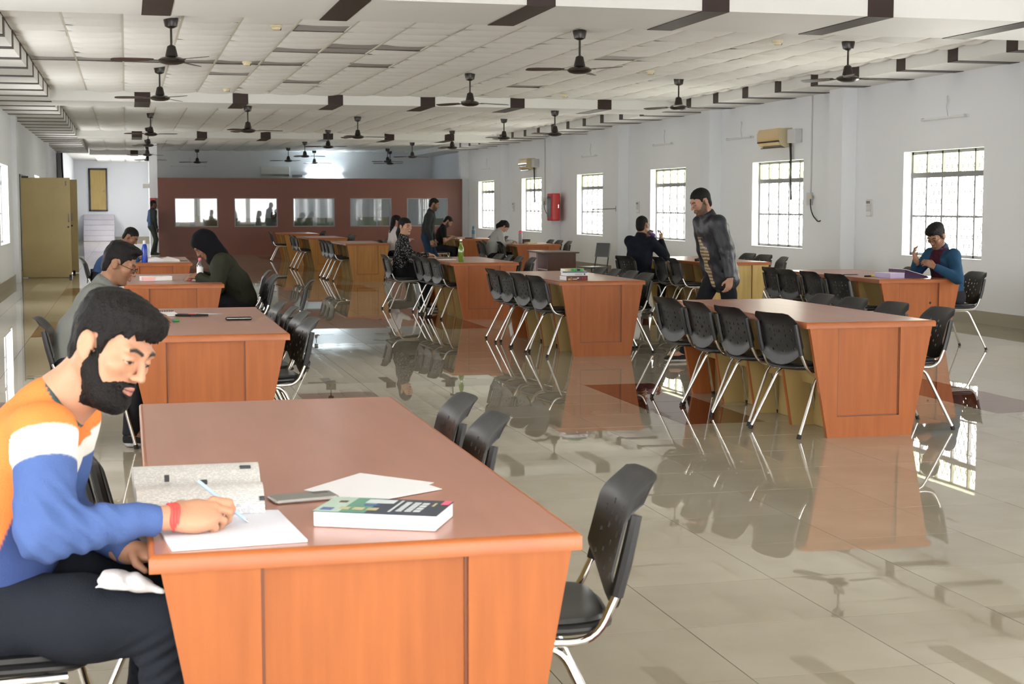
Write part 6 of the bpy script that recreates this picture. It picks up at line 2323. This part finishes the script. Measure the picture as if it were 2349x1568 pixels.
MB().tube([(0.08, 0, 0), (0.098, 0, 0)], [0.0038, 0.0006], 6).obj('point', M['wood'], t)
# -- yellow ended table
t = thing('headphones', 'black headphones lying on the yellow ended table', 'headphones', (7.58, 19.5, ZT))
MB().tube([(0.08 * math.cos(a), 0.05 * math.sin(a), 0.02 + 0.02 * math.sin(a)) for a in [math.pi * q / 10 for q in range(11)]], 0.008, 6).obj('headband', M['rubber'], t, smooth=60)
for s_ in (-1, 1):
    MB().lathe([(0.03, 0.0), (0.034, 0.01), (0.034, 0.03), (0.02, 0.036)], 12, (s_ * 0.08, 0, 0.0)).obj('ear_cup', M['rubber'], t, smooth=50)
t = thing('marker_pen', 'orange marker on the yellow ended table behind the walking man', 'pen', (7.80, 19.35, ZT + 0.010), R(2))
MB().tube([(-0.10, 0, 0), (0.0, 0, 0)], 0.010, 8).obj('pen_cap', M['rubber'], t, smooth=60)
MB().tube([(0.0, 0, 0), (0.09, 0, 0)], 0.010, 8).obj('barrel', M['orange_p'], t, smooth=60)
t = thing('water_bottle', 'small bottle with purple label raised to the mouth of the man in navy', 'bottle', (7.27, 20.56, 1.065))
t.rotation_euler = (R(20), R(-58), 0)
MB().lathe([(0.028, 0), (0.031, 0.006), (0.031, 0.12), (0.013, 0.16), (0.012, 0.175)], 16).obj('bottle_body', M['clear'], t, smooth=40)
MB().lathe([(0.0316, 0.03), (0.0316, 0.09)], 16).obj('label_band', mat('purple_label', (0.16, 0.05, 0.30), 0.4), t, smooth=40)
# -- girl's table and teal bottle table
bottle('steel_bottle', 'grey bottle with pink lid beside the girl in the grey hoodie', (7.56, 29.35, ZT),
       [(0.036, 0), (0.038, 0.01), (0.038, 0.20), (0.034, 0.21)], M['grey_b'], [(0.036, 0.209), (0.037, 0.215), (0.036, 0.245), (0.015, 0.262)], M['pink'])
t = thing('pencil_box', 'dark red pencil box right of the grey bottle', 'case', (7.72, 29.5, ZT), R(10))
MB().cbox(-0.07, 0.07, -0.04, 0.04, 0, 0.07, 0.006).obj('case_body', M['maroon_c'], t)
MB().cbox(-0.075, 0.075, -0.045, 0.045, 0.07, 0.085, 0.004).obj('lid', M['rubber'], t)
t = thing('open_book', 'cream open book on the table of the girl in the grey hoodie', 'book', (7.85, 29.3, ZT), R(3))
MB().prism([(-0.20, 0.0), (0.0, 0.0), (0.0, 0.02), (-0.08, 0.034), (-0.19, 0.02)], 'y', -0.13, 0.13).obj('page_block', M['olive'], t)
MB().prism([(0.0, 0.0), (0.20, 0.0), (0.19, 0.02), (0.08, 0.036), (0.0, 0.02)], 'y', -0.13, 0.13).obj('page_block', M['pages'], t)
bottle('steel_bottle', 'teal water bottle on the table of the man in the black tee', (7.72, 34.3, ZT),
       [(0.038, 0), (0.040, 0.01), (0.040, 0.19), (0.028, 0.225)], M['grey_b'], [(0.030, 0.222), (0.032, 0.23), (0.026, 0.27), (0.014, 0.285)], M['teal_b'],
       ([(0.0405, 0.10), (0.0405, 0.188)], M['teal_b']))
t = thing('paper_sheet', 'white papers before the man in the black tee', 'paper', (7.42, 34.4, ZT), R(6), group='sheets on the teal bottle table')
slab([(-0.13, -0.14), (0.13, -0.12), (0.13, 0.16), (-0.12, 0.16)], 0.0003, 0.006, 'sheet_stack', M['paper'], t)
t = thing('pencil_case', 'dark flat pouch beside the teal bottle', 'case', (7.58, 34.15, ZT), R(-4))
MB().cbox(-0.09, 0.09, -0.04, 0.04, 0, 0.03, 0.01).obj('case_body', M['navy'], t)
MB().box(-0.085, 0.085, -0.004, 0.004, 0.03, 0.032).obj('zip', M['silver'], t)
